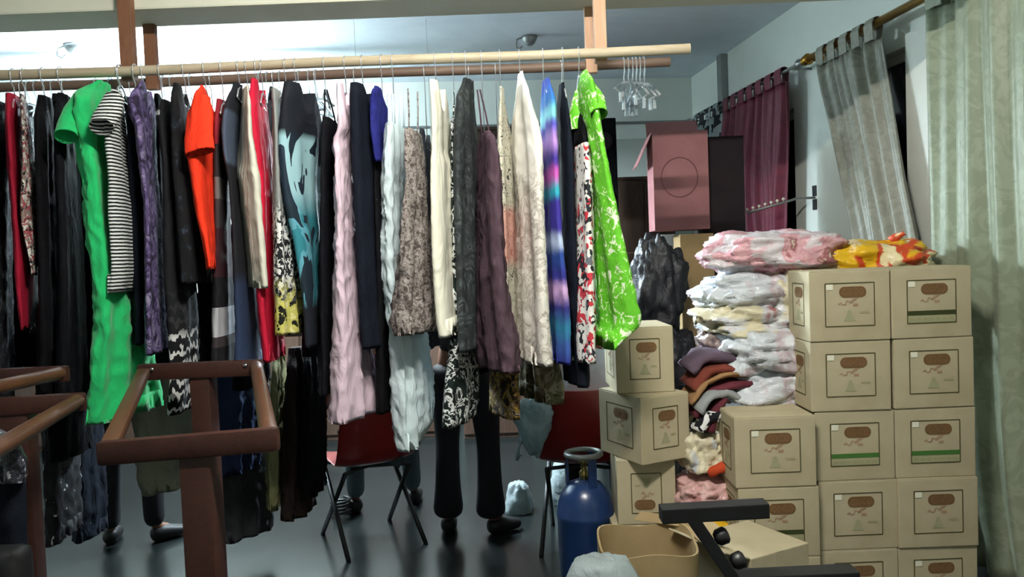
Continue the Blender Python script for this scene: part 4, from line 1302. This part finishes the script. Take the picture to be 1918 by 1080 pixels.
bag('black sack on the floor below the upright black sack', 1240, 700, 4.45, .40, .52, .34, 'bag_black', 16, [], cat='sack', name='black_sack')
bag('lowest black sack on the floor behind the left carton stack', 1250, 900, 4.4, .45, .62, .36, 'bag_black', 17, [], cat='sack', name='black_sack')

def cloth_fold(label, pts, wd_, th, mat, seed, name='folded_cloth'):
    """a folded cloth hanging over the pile: path of (px, py, D)"""
    P_ = [at(*p) for p in pts]
    Q = []
    for i in range(len(P_) - 1):
        for j in range(5): Q.append(P_[i].lerp(P_[i + 1], j / 5))
    Q.append(P_[-1])
    for _ in range(2):
        Q = [Q[0]] + [(Q[i - 1] + Q[i] * 2 + Q[i + 1]) / 4 for i in range(1, len(Q) - 1)] + [Q[-1]]
    vs, fs = [], []; n = 22; m = len(Q)
    for i in range(m):
        t_ = (Q[min(m - 1, i + 1)] - Q[max(0, i - 1)]).normalized()
        up = t_.cross(V((0, 1, 0))); up = up.normalized() if up.length > .05 else V((0, 0, 1))
        dep = up.cross(t_).normalized()
        for k in range(n):
            a = 2 * math.pi * k / n
            v = math.copysign(abs(math.sin(a)) ** .6, math.sin(a))
            p = Q[i] + dep * (wd_ / 2 * math.cos(a)) + up * (th / 2 * v)
            d = mnoise.noise(p * 16 + V((seed * 4.0, 0, 0))) + .5 * mnoise.noise(p * 35 + V((seed * 4.0, 0, 0)))
            p += up * d * .012
            vs.append(p)
    for i in range(m - 1):
        for k in range(n):
            k2 = (k + 1) % n
            fs.append((i * n + k, i * n + k2, (i + 1) * n + k2, (i + 1) * n + k))
    fs.append(tuple(range(n))); fs.append(tuple((m - 1) * n + k for k in range(n)))
    base = min(vs, key=lambda q: q.z)
    o = mesh(name, vs, fs, mat, None, V((Q[0].x, Q[0].y, base.z)), True)
    return tag(o, label, 'cloth', 'cloths heaped beside the bags')
cloth_fold('mauve grey cloth on top of the heap of folded cloths', [(1284, 690, 3.56), (1310, 664, 3.56), (1350, 662, 3.58), (1385, 676, 3.6)], .26, .055, 'cloth_mauve', 1)
cloth_fold('rust red cloth near the top of the heap of cloths', [(1288, 722, 3.53), (1312, 692, 3.53), (1345, 684, 3.55), (1386, 690, 3.57)], .26, .05, 'cloth_rust', 2)
cloth_fold('tan brown folded cloth arching over the heap', [(1284, 748, 3.50), (1312, 712, 3.50), (1345, 697, 3.52), (1388, 693, 3.54)], .24, .03, 'cloth_tan', 3)
cloth_fold('dark wine cloth under the tan cloth', [(1292, 772, 3.50), (1318, 732, 3.50), (1350, 716, 3.52), (1385, 712, 3.54)], .24, .045, 'cloth_wine', 4)
cloth_fold('light grey crumpled cloth in front of the heap', [(1300, 764, 3.46), (1322, 738, 3.46), (1348, 730, 3.48), (1378, 742, 3.5)], .2, .045, 'cloth_grey', 5)
cloth_fold('wine red strip of cloth hanging down the heap', [(1350, 742, 3.45), (1334, 770, 3.44), (1322, 806, 3.43)], .14, .05, 'cloth_wine', 6)
cloth_fold('dark cloth with white spots at the bottom of the heap', [(1346, 772, 3.43), (1316, 782, 3.42), (1304, 806, 3.41)], .14, .05, 'cloth_dots', 7)
cloth_fold('orange red cloth squeezed under the cream bag', [(1330, 882, 3.36), (1345, 878, 3.34), (1360, 872, 3.34)], .06, .04, 'cloth_orange', 8)

# ================================================================== CURTAINS
def curtain_rod(label, s0, s1, z, off, r, mat, fin=.03):
    t = thing('curtain_rod', label, 'curtain rod', wallp((s0 + s1) / 2, off, z))
    mb = MB(); mb.tube([wallp(s0, off, z), wallp(s1, off, z)], r, 12); mb.build('rod', mat, t, smooth=True)
    Rm = Matrix((WN, V((0, 0, 1)), -WD)).transposed()
    for s_, sg in ((s0, -1), (s1, 1)):
        mb = MB(); mb.lathe([(r, 0), (r * 1.6, .008), (r, .016), (fin, .04), (fin * 1.05, .055), (fin * .6, .085), (.002, .1)], wallp(s_, off, z), 14, Rm @ Matrix.Diagonal((1, 1, sg))); mb.build('finial', mat, t, smooth=True)
        mb = MB(); q = s_ - sg * .05; mb.tube([wallp(q, 0.0, z - .01), wallp(q, off, z - .01)], r * .8, 8); mb.build('bracket', mat, t, smooth=True)
    return t
def curtain(label, mat, rows, off, amp, k, ntab, rz_top, th=.004, ns=90, nz=40, seed=1, tabs=True):
    """rows: (z, s0, s1)"""
    R_ = interp_rows([(-a, b, c) for a, b, c in rows], nz)
    zt = rows[0][0]
    o_ = wallp((rows[0][1] + rows[0][2]) / 2, off, rows[-1][0])
    t = thing('curtain', label, 'curtain', o_)
    vs, fs = [], []
    for side in (0, 1):
        for i, (mz, s0, s1) in enumerate(R_):
            f_ = i / (nz - 1)
            for j in range(ns):
                u = j / (ns - 1)
                s_ = s0 + (s1 - s0) * u
                ph = 2 * math.pi * k * u
                w_ = math.sin(ph) * amp * (.55 + .45 * f_) + .35 * amp * math.sin(2.3 * ph + seed + 2 * f_) + amp * .8 * mnoise.noise(V((u * 5 + seed, f_ * 2.0, seed)))
                p = wallp(s_, off + w_ + (th if side else 0), -mz)
                vs.append(p)
    N = ns * nz
    for i in range(nz - 1):
        for j in range(ns - 1):
            a = i * ns + j
            fs.append((a, a + 1, a + ns + 1, a + ns)); fs.append((N + a, N + a + ns, N + a + ns + 1, N + a + 1))
    for j in range(ns - 1):
        fs.append((j, N + j, N + j + 1, j + 1)); a = (nz - 1) * ns + j; fs.append((a, a + 1, N + a + 1, N + a))
    for i in range(nz - 1):
        a = i * ns; fs.append((a, a + ns, N + a + ns, N + a)); a = i * ns + ns - 1; fs.append((a, N + a, N + a + ns, a + ns))
    mesh('panel', vs, fs, mat, t, smooth=True)
    if tabs:
        s0, s1 = rows[0][1], rows[0][2]
        for q in range(ntab):
            sc = s0 + (s1 - s0) * (q + .5) / ntab
            wd_ = (s1 - s0) / ntab * .62
            prof = [(off - .022, zt - .01), (off - .028, rz_top), (off - .018, rz_top + .026), (off, rz_top + .032), (off + .018, rz_top + .026), (off + .028, rz_top), (off + .024, zt - .01)]
            tv, tf = [], []
            for (o2, z2) in prof:
                for sg in (-.5, .5): tv.append(wallp(sc + wd_ * sg, o2, z2))
            for (o2, z2) in prof:
                for sg in (-.5, .5): tv.append(wallp(sc + wd_ * sg, off + (o2 - off) * 1.18, z2 + (.003 if z2 > rz_top else 0)))
            np_ = len(prof)
            for a in range(np_ - 1):
                tf.append((2 * a, 2 * a + 1, 2 * a + 3, 2 * a + 2)); b0 = 2 * np_
                tf.append((b0 + 2 * a, b0 + 2 * a + 2, b0 + 2 * a + 3, b0 + 2 * a + 1))
                tf.append((2 * a, 2 * a + 2, b0 + 2 * a + 2, b0 + 2 * a)); tf.append((2 * a + 1, b0 + 2 * a + 1, b0 + 2 * a + 3, 2 * a + 3))
            mesh('tab', tv, tf, mat, t, smooth=False)
    return t
RZ = 2.635
curtain_rod('slim steel curtain rod over the far window', .35, 2.44, RZ, .13, .011, 'steel_grey')
curtain_rod('thick gold curtain rod over the near windows', 2.62, 5.6, RZ, .13, .023, 'gold')
curtain('maroon tab-top curtain at the far window', 'curtain_maroon', [(2.57, 1.18, 2.30), (2.1, 1.05, 2.28), (1.5, 1.1, 2.24), (.85, 1.1, 2.22)], .13, .035, 7, 7, RZ, seed=2)
curtain('black and grey printed curtain bunched beyond the maroon one', 'curtain_mono', [(2.57, .45, 1.12), (2.1, .45, 1.0), (1.2, .5, 1.0), (.85, .5, 1.0)], .13, .035, 5, 4, RZ, seed=3)
curtain('silver grey brocade curtain swept to the right', 'curtain_grey', [(2.56, 2.74, 3.42), (2.2, 2.88, 3.50), (1.8, 3.03, 3.60), (1.45, 3.16, 3.70), (1.0, 3.22, 3.73), (.6, 3.24, 3.73)], .13, .028, 4, 5, RZ, seed=4)
SN = onwall(1744, 250, .15)[0]
curtain('wide sage green brocade curtain at the right edge', 'curtain_sage', [(2.56, SN - .02, 5.5), (1.8, SN, 5.5), (1.0, SN + .02, 5.55), (.4, SN + .08, 5.6), (.0, SN + .16, 5.6)], .15, .034, 8, 9, RZ, seed=5)

# wall-mounted display arm with knobs
s_, z_ = onwall(1527, 370)
b0 = wallp(s_, .004, z_)
t = thing('wall_display_hook', 'metal display arm with round knobs on the white wall', 'wall hook', b0)
ang = math.atan2(WD.y, WD.x) - math.pi / 2
for dz in (.045, -.045):
    mb = MB(); mb.box(b0 + V((0, 0, dz)), (.012, .045, .07), ang, bev=.003); mb.build('plate', 'black_metal', t)
tip = wallp(s_ - .02, .46, z_ - .085)
mb = MB(); mb.tube([b0, wallp(s_, .12, z_), wallp(s_ - .005, .2, z_ - .02), tip], .008, 8); mb.build('arm', 'steel_grey', t, smooth=True)
for k in range(7):
    q = tip.lerp(wallp(s_ - .005, .2, z_ - .02), k / 6.4) + V((0, 0, .018))
    mb = MB(); mb.lathe([(.003, -.012), (.003, -.004), (.009, 0), (.011, .006), (.006, .013), (.001, .015)], q, 10); mb.build('knob', 'sticker', t, smooth=True)

# ================================================================== CHAIRS
def chair(label, x, y, rz):
    t = thing('plastic_chair', label, 'chair', V((x, y, FZ)), rz, 'red chairs behind the clothes')
    prof = [(.235, .435), (.21, .455), (.12, .452), (0, .44), (-.10, .435), (-.17, .45), (-.205, .50), (-.225, .58), (-.245, .68), (-.262, .78), (-.268, .83), (-.262, .845)]
    vs, fs = [], []; nx = 15
    for i, (py_, pz_) in enumerate(prof):
        f_ = i / (len(prof) - 1)
        hw = .225 if f_ < .5 else .225 - .03 * smooth01((f_ - .5) * 2)
        if i == 0: hw = .20
        if i >= len(prof) - 2: hw *= .9
        for k in range(nx):
            u = -1 + 2 * k / (nx - 1)
            dish = .03 * (abs(u) ** 2.5)
            if f_ < .45: p = V((hw * u, py_, pz_ + dish))
            else: p = V((hw * u, py_ + dish * 1.6, pz_ + dish * .3))
            vs.append(p)
    for i in range(len(prof) - 1):
        for k in range(nx - 1):
            a = i * nx + k
            fs.append((a, a + 1, a + nx + 1, a + nx))
    o = mesh('seat_shell', vs, fs, 'red_plastic', t, smooth=True, local=True)
    md = o.modifiers.new('thickness', 'SOLIDIFY'); md.thickness = .008
    md = o.modifiers.new('smooth', 'SUBSURF'); md.levels = 1; md.render_levels = 2
    for sx in (-1, 1):
        mb = MB(); mb.tube([V((.20 * sx, .24, 0.0)), V((.18 * sx, -.16, .425))], .0125, 8); mb.build('leg', 'black_metal', t, smooth=True, local=True)
        mb = MB(); mb.tube([V((.215 * sx, -.26, 0.0)), V((.195 * sx, .17, .425))], .0125, 8); mb.build('leg', 'black_metal', t, smooth=True, local=True)
        mb = MB(); mb.tube([V((.18 * sx, -.16, .425)), V((.0, .0, .405)), V((-.195 * sx, .17, .425))], .010, 8); mb.build('under_brace', 'black_metal', t, smooth=True, local=True)
    return t
chair('red plastic shell chair under the pink dress hem', -.83, 4.36, math.radians(30))
chair('red plastic shell chair behind the blue gas cylinder', .345, 4.22, math.radians(-8))

# ================================================================== PEOPLE
def skin_obj(name, pts, mat, parent, root=0, sub=2):
    """pts: {key: (co, radius, parent key)}"""
    keys = list(pts)
    idx = {k: i for i, k in enumerate(keys)}
    me = bpy.data.meshes.new(name)
    me.from_pydata([pts[k][0] for k in keys], [(idx[pts[k][2]], idx[k]) for k in keys if pts[k][2] is not None], [])
    o = bpy.data.objects.new(name, me); COL.objects.link(o); o.parent = parent
    o.modifiers.new('skin', 'SKIN').use_smooth_shade = True
    if not me.skin_vertices: me.skin_vertices.new() if hasattr(me.skin_vertices, 'new') else None
    sv = me.skin_vertices[0].data
    for k in keys:
        r = pts[k][1]
        sv[idx[k]].radius = r if isinstance(r, tuple) else (r, r)
        sv[idx[k]].use_root = False
    sv[root].use_root = True
    s_ = o.modifiers.new('sub', 'SUBSURF'); s_.levels = sub; s_.render_levels = sub
    me.materials.append(MATS[mat])
    return o
def add_hand(P_, wrist, key, d, side, down=V((0, 0, -1))):
    d = V(d).normalized(); side = V(side).normalized()
    w0 = V(P_[wrist][0])
    P_[key + 'palm'] = (tuple(w0 + d * .05), (.034, .018), wrist)
    P_[key + 'kn'] = (tuple(w0 + d * .085), (.036, .016), key + 'palm')
    for i, (o_, L) in enumerate(((-.03, .07), (-.01, .08), (.01, .075), (.03, .06))):
        b = w0 + d * .09 + side * o_
        P_[key + 'f%da' % i] = (tuple(b + d * L * .45), .0095, key + 'kn')
        P_[key + 'f%db' % i] = (tuple(b + d * L * .8 + down * .012), .0085, key + 'f%da' % i)
        P_[key + 'f%dc' % i] = (tuple(b + d * L + down * .028), .007, key + 'f%db' % i)
    P_[key + 'tha'] = (tuple(w0 + d * .045 - side * .05), .0115, key + 'palm')
    P_[key + 'thb'] = (tuple(w0 + d * .08 - side * .062), .009, key + 'tha')
def person(label, x, y, rz, pose, shirt, trousers, flare=False, foot_r=None, zlift=0.0):
    t = thing('person', label, 'person', V((x, y, FZ)), rz)
    if pose == 'stand':
        hip = .93; J = dict(pel=(0, 0, .95), belly=(0, .01, 1.08), chest=(0, .0, 1.28), neck=(0, .01, 1.47), head=(0, .03, 1.56), crown=(0, .03, 1.68))
        L = {}
        for sx, n_ in ((-1, 'l'), (1, 'r')):
            L[n_] = [(.10 * sx, 0, .88), (.115 * sx, .015, .50), (.12 * sx, -.02, .09), (.13 * sx + (.13 if n_ == 'r' else -.02), .15 if n_ == 'l' else .09, .035)]
        A = {n_: [(.20 * sx, 0, 1.40), (.25 * sx, -.02, 1.12), (.24 * sx, .10, .90)] for sx, n_ in ((-1, 'l'), (1, 'r'))}
        fd = V((0, .25, -1))
    else:
        J = dict(pel=(0, -.06, .53), belly=(0, -.07, .66), chest=(0, -.04, .88), neck=(0, .02, 1.07), head=(0, .06, 1.16), crown=(0, .08, 1.28))
        L = {}
        for sx, n_ in ((-1, 'l'), (1, 'r')):
            fx, fy = (foot_r if (foot_r and n_ == 'r') else (.13 * sx, .42))
            L[n_] = [(.10 * sx, -.04, .53), (.10 * sx + (fx - .10 * sx) * .8, .36, .53), (fx, fy - .02, .10), (fx + .03 * sx, fy + .14, .035)]
        A = {n_: [(.19 * sx, -.03, 1.00), (.27 * sx, .04, .76), (.18 * sx, .26, .66)] for sx, n_ in ((-1, 'l'), (1, 'r'))}
        fd = V((-.2, 1, -.2))
    B = {'pel': (J['pel'], (.14, .10), None), 'belly': (J['belly'], (.13, .09), 'pel'), 'chest': (J['chest'], (.145, .095), 'belly'),
         'neckb': (tuple(V(J['chest']).lerp(V(J['neck']), .8)), (.06, .055), 'chest'), 'neck': (J['neck'], .05, 'neckb'), 'head': (J['head'], (.07, .082), 'neck'), 'crown': (J['crown'], (.075, .085), 'head')}
    hd = V(J['head']); 
    B['nose'] = (tuple(hd + V((0, .105, .005))), .013, 'head')
    for n_ in 'lr':
        q = L[n_]
        B['hip' + n_] = (q[0], .085, 'pel'); B['knee' + n_] = (q[1], .055, 'hip' + n_); B['ank' + n_] = (q[2], .030, 'knee' + n_); B['toe' + n_] = (tuple(V(q[2]).lerp(V(q[3]), .55)), (.028, .016), 'ank' + n_)
        a = A[n_]
        B['sho' + n_] = (a[0], .052, 'chest'); B['elb' + n_] = (a[1], .038, 'sho' + n_); B['wri' + n_] = (a[2], .026, 'elb' + n_)
        add_hand(B, 'wri' + n_, 'h' + n_, fd, (1 if n_ == 'r' else -1, 0, 0))
    skin_obj('body', B, 'skin', t, sub=1)
    T_ = {'pel': (tuple(V(J['pel']) + V((0, 0, .03))), (.155, .118), None)}
    for n_ in 'lr':
        q = [V(v) for v in L[n_]]
        T_['h' + n_] = (tuple(q[0]), .10, 'pel'); T_['t' + n_] = (tuple(q[0].lerp(q[1], .5)), .088, 'h' + n_); T_['k' + n_] = (tuple(q[1]), .070, 't' + n_)
        T_['c' + n_] = (tuple(q[1].lerp(q[2], .55)), .075 if flare else .062, 'k' + n_)
        T_['a' + n_] = (tuple(q[2] + V((0, .01, -.01))), .10 if flare else .058, 'c' + n_)
    skin_obj('trousers', T_, trousers, t)
    S_ = {'b': (tuple(V(J['pel']) + V((0, 0, .04))), (.158, .12), None), 'w': (J['belly'], (.15, .112), 'b'), 'c': (J['chest'], (.165, .118), 'w'), 'n': (tuple(V(J['chest']).lerp(V(J['neck']), .72)), (.085, .07), 'c')}
    for n_ in 'lr':
        a = [V(v) for v in A[n_]]
        S_['s' + n_] = (tuple(a[0]), .072, 'c'); S_['e' + n_] = (tuple(a[0].lerp(a[1], .8)), .062, 's' + n_)
    skin_obj('shirt', S_, shirt, t)
    for n_ in 'lr':
        q = [V(v) for v in L[n_]]
        d = (q[3] - q[2]); d.z = 0; d.normalize()
        F_ = {'heel': (tuple(V((q[2].x, q[2].y, .045)) - d * .03), (.05, .055), None), 'mid': (tuple(V((q[2].x, q[2].y, .045)) + d * .06), (.052, .05), 'heel'), 'toe': (tuple(V((q[2].x, q[2].y, .035)) + d * .13), (.048, .036), 'mid'), 'tip': (tuple(V((q[2].x, q[2].y, .032)) + d * .19), (.038, .026), 'toe')}
        skin_obj('shoe', F_, 'shoe', t)
    # hair and face
    mb = MB(); mb.lathe([(.001, .115), (.05, .108), (.083, .075), (.094, .03), (.092, -.03), (.08, -.06)], hd + V((0, -.022, .075)), 18); mb.build('hair', 'hair', t, smooth=True, local=True)
    for sx in (-1, 1):
        mb = MB(); mb.lathe([(.001, .010), (.008, .006), (.010, 0), (.008, -.006), (.001, -.010)], hd + V((.032 * sx, .078, .045)), 10); mb.build('eye', 'sticker', t, smooth=True, local=True)
        mb = MB(); mb.lathe([(.001, .03), (.012, .02), (.014, 0), (.010, -.022), (.001, -.03)], hd + V((.085 * sx, .0, .03)), 10); mb.build('ear', 'skin', t, smooth=True, local=True)
    mb = MB(); mb.box(hd + V((0, .083, -.035)), (.045, .012, .012), bev=.004); mb.build('mouth', 'cloth_wine', t, local=True)
    return t
f1 = atz(885, 1000, FZ)
person('person standing behind the dresses, only flared black trousers showing', f1.x - .01, f1.y + .02, math.radians(-8), 'stand', 'shirt_dark', 'trouser_black', flare=True)
person('person seated on the chair under the pink dress, grey trousered leg showing', -.80, 4.44, math.radians(10), 'sit', 'shirt_plum', 'trouser_grey', foot_r=(.22, .50))
person('person in a light grey shirt seated behind the gas cylinder', .40, 4.32, math.radians(-8), 'sit', 'shirt_grey', 'trouser_black')
f4 = at(228, 900, 4.35)
person('person in black trousers standing behind the left dresses', f4.x, 4.45, math.radians(5), 'stand', 'shirt_dark', 'trouser_black')

# ================================================================== GAS CYLINDER, PLASTIC, STAND
cx, cy = at_xz(1098, .2, 3.60).x, 3.60
t = thing('gas_cylinder', 'glossy blue gas cylinder beside the left carton stack', 'gas cylinder', V((cx, cy, FZ)))
r = .128
mb = MB(); mb.lathe([(r * .75, .03), (r * .95, .045), (r, .08), (r, .33), (r * 1.02, .335), (r * 1.02, .355), (r, .36), (r * .98, .39), (r * .86, .44), (r * .6, .485), (r * .3, .50), (.03, .505)], V((0, 0, 0)), 40); mb.build('body', 'blue_paint', t, smooth=True, local=True)
mb = MB(); mb.tube([V((.095 * math.cos(a * math.pi / 12), .095 * math.sin(a * math.pi / 12), .015)) for a in range(24)], .012, 8, closed=True); mb.build('foot_ring', 'blue_paint', t, smooth=True, local=True)
mb = MB(); mb.lathe([(.022, .50), (.022, .54), (.014, .545), (.014, .575), (.026, .58), (.026, .60), (.001, .605)], V((0, 0, 0)), 16); mb.build('valve', 'brass', t, smooth=True, local=True)
for a0 in (20, 140, 260):
    mb = MB(); mb.box((.075 * math.cos(math.radians(a0 + 35)), .075 * math.sin(math.radians(a0 + 35)), .545), (.012, .04, .13), math.radians(a0 + 35), bev=.003); mb.build('collar_post', 'blue_paint', t, local=True)
mb = MB(); mb.tube([V((.078 * math.cos(a * math.pi / 12), .078 * math.sin(a * math.pi / 12), .62)) for a in range(24)], .013, 8, closed=True); mb.build('collar_ring', 'steel_grey', t, smooth=True, local=True)

# open carton in front
t = thing('open_carton', 'open brown carton with bulging walls at the bottom of the picture', 'box', V((.44, 2.79, FZ)))
def ring(rx, ry, z, n=40, e=3.2, seed=0, jit=.006):
    out = []
    for k in range(n):
        a = 2 * math.pi * k / n
        c_, s2 = math.cos(a), math.sin(a)
        q = (abs(c_) ** e + abs(s2) ** e) ** (-1 / e)
        out.append(V((rx * q * c_, ry * q * s2, z + jit * math.sin(3 * a + seed))))
    return out
hh = .51
rings = [ring(.155, .165, .0, jit=0), ring(.165, .175, hh * .6, jit=0), ring(.17, .18, hh, jit=.012), ring(.163, .173, hh, jit=.012), ring(.158, .168, hh * .6, jit=0), ring(.15, .16, .02, jit=0)]
vs = [p for rg in rings for p in rg]; n = 40; fs = []
for i in range(len(rings) - 1):
    for k in range(n):
        fs.append((i * n + k, i * n + (k + 1) % n, (i + 1) * n + (k + 1) % n, (i + 1) * n + k))
fs.append(tuple(range(n))); fs.append(tuple((len(rings) - 1) * n + k for k in range(n)))
autosmooth(mesh('walls', vs, fs, 'cardboard_inner', t, local=True), 50)
for a0, ln, tilt in ((60, .035, .5), (10, .10, 1.3)):
    a = math.radians(a0); q = V((.17 * math.cos(a), .18 * math.sin(a), hh)); tg = V((-math.sin(a), math.cos(a), 0)); o_ = V((math.cos(a), math.sin(a), 0)) * math.sin(tilt) + V((0, 0, math.cos(tilt)))
    nn = tg.cross(o_) * .002
    mb = MB(); mb.add([q + tg * sg * w_ + o_ * e + nn * s2 for s2 in (-1, 1) for (sg, w_, e) in ((-1, .11, 0), (1, .11, 0), (1, .09, ln), (-1, .08, ln))], [(0, 1, 2, 3), (4, 7, 6, 5), (0, 4, 5, 1), (1, 5, 6, 2), (2, 6, 7, 3), (3, 7, 4, 0)])
    mb.build('flap', 'cardboard_inner', t, local=True)

def sheet(name, label, cat, c, rx, ry, h_, mat, seed, n=40, m=14):
    """crumpled film: an open draped shell with folds"""
    vs, fs = [], []
    for i in range(m):
        f_ = i / (m - 1)
        for k in range(n):
            a = 2 * math.pi * k / n
            rr = (.25 + .75 * f_ ** .6)
            d = 1 + .22 * mnoise.noise(V((math.cos(a) * 2.2, math.sin(a) * 2.2, f_ * 2 + seed))) + .10 * mnoise.noise(V((math.cos(a) * 6, math.sin(a) * 6, f_ * 5 + seed)))
            vs.append(V(c) + V((rx * rr * d * math.cos(a), ry * rr * d * math.sin(a), h_ * (1 - f_ ** 1.6) + .02 * mnoise.noise(V((a * 2, f_ * 6, seed))))))
    for i in range(m - 1):
        for k in range(n):
            k2 = (k + 1) % n
            fs.append((i * n + k, i * n + k2, (i + 1) * n + k2, (i + 1) * n + k))
    fs.append(tuple(range(n)))
    o = mesh(name, vs, fs, mat, None, V((c[0], c[1], c[2])), True)
    md = o.modifiers.new('thickness', 'SOLIDIFY'); md.thickness = .002
    return tag(o, label, cat)
q = at_xz(1128, .25, 2.62)
sheet('plastic_wrap', 'crumpled clear plastic wrap leaning on the open carton', 'plastic wrap', V((q.x - .01, 2.56, FZ)), .21, .15, .54, 'film_plastic', 3)
q = atz(966, 960, FZ)
sheet('plastic_wrap', 'crumpled clear plastic on the floor by the black trousers', 'plastic wrap', V((q.x + .02, q.y + .05, FZ)), .09, .10, .17, 'film_plastic', 7)
q = atz(1040, 950, FZ)
sheet('plastic_wrap', 'crumpled clear plastic on the floor under the right chair', 'plastic wrap', V((q.x + .12, q.y + .15, FZ)), .17, .14, .26, 'film_plastic', 9)
# pale blue plastic bag hanging by the right chair
c = at(1000, 800, 4.0)
t = thing('hanging_plastic_bag', 'pale blue plastic bag hanging under the olive sheer skirt', 'bag', V((c.x, 4.0, c.z - .13)))
vs, fs = blob(V((c.x, 4.0, c.z)), (.17, .12, .27), 0, 21, rough=.2, crease=.06, pw=.8)
vs = [V((c.x + (p.x - c.x) * (.55 + .9 * max(0, min(1, (p.z - c.z + .14) / .28))), p.y, p.z)) for p in vs]
mesh('body', vs, fs, 'blue_film', t, smooth=True)
mb = MB(); mb.tube([at(975, 850, 3.98), at(968, 862, 3.98), at(972, 835, 3.98), at(985, 800, 3.97)], .008, 6); mb.build('twisted_tail', 'blue_film', t, smooth=True)
mb = MB(); mb.tube([at(985, 745, 4.0), at(978, 700, 3.95), at(974, 660, 3.9)], .004, 6); mb.build('handle', 'blue_film', t, smooth=True)
# small black cable coil on the floor by the left chair
q = atz(640, 965, FZ)
mb = MB(); pts = []
for k in range(60):
    a = k * .45; pts.append(V((q.x + .05 * math.cos(a) * (1 + .2 * math.sin(a * .37)), q.y + .05 * math.sin(a), FZ + .012 + .0015 * k)))
mb.tube(pts, .008, 6)
tag(mb.build('cable_coil', 'black_metal', org=V((q.x, q.y, FZ)), smooth=True), 'small coil of black cable on the floor by the left chair', 'cable')

# black metal stand in the foreground
D_ = 1.9
a = at(1237, 962, D_); b = at(1436, 951, D_)
t = thing('black_stand', 'black metal T-shaped stand in the right foreground', 'stand', V((at(1370, 1080, D_).x, D_, FZ)))
mb = MB(); mb.beam(a, b, .05, .036, bev=.003); mb.build('top_bar', 'black_metal', t)
e0 = at(1300, 975, D_); e1 = at(1372, 1080, D_); dv = (e1 - e0).normalized()
e2 = e0 + dv * ((e0.z - FZ - .02) / -dv.z)
mb = MB(); mb.beam(e0 - dv * .015, e1 + dv * .25, .03, .05, V((0, 1, 0)), bev=.003); mb.build('arm', 'black_metal', t)
for f_ in (.35, .78):
    k_ = e0.lerp(e1, f_) + V((.035, -.005, .012))
    mb = MB(); mb.lathe([(.012, -.02), (.02, -.012), (.021, .008), (.014, .014), (.001, .016)], k_, 12, Matrix.Rotation(math.pi / 2.6, 3, 'Y')); mb.build('knob', 'black_metal', t, smooth=True)
kb = e1 + dv * .25
mb = MB(); mb.tube([kb, V((kb.x, D_, FZ + .03))], .018, 10); mb.build('post', 'black_metal', t, smooth=True)
mb = MB(); mb.box((kb.x, D_, FZ + .015), (.36, .3, .03), bev=.006); mb.build('base', 'black_metal', t)
c0 = at(1392, 1082, D_ + .05); c1 = at(1602, 1072, D_ + .05)
mb = MB(); mb.beam(c0 - V((.02, 0, .002)), c1 - V((0, 0, .002)), .06, .03, bev=.003); mb.build('lower_bar', 'black_metal', t)
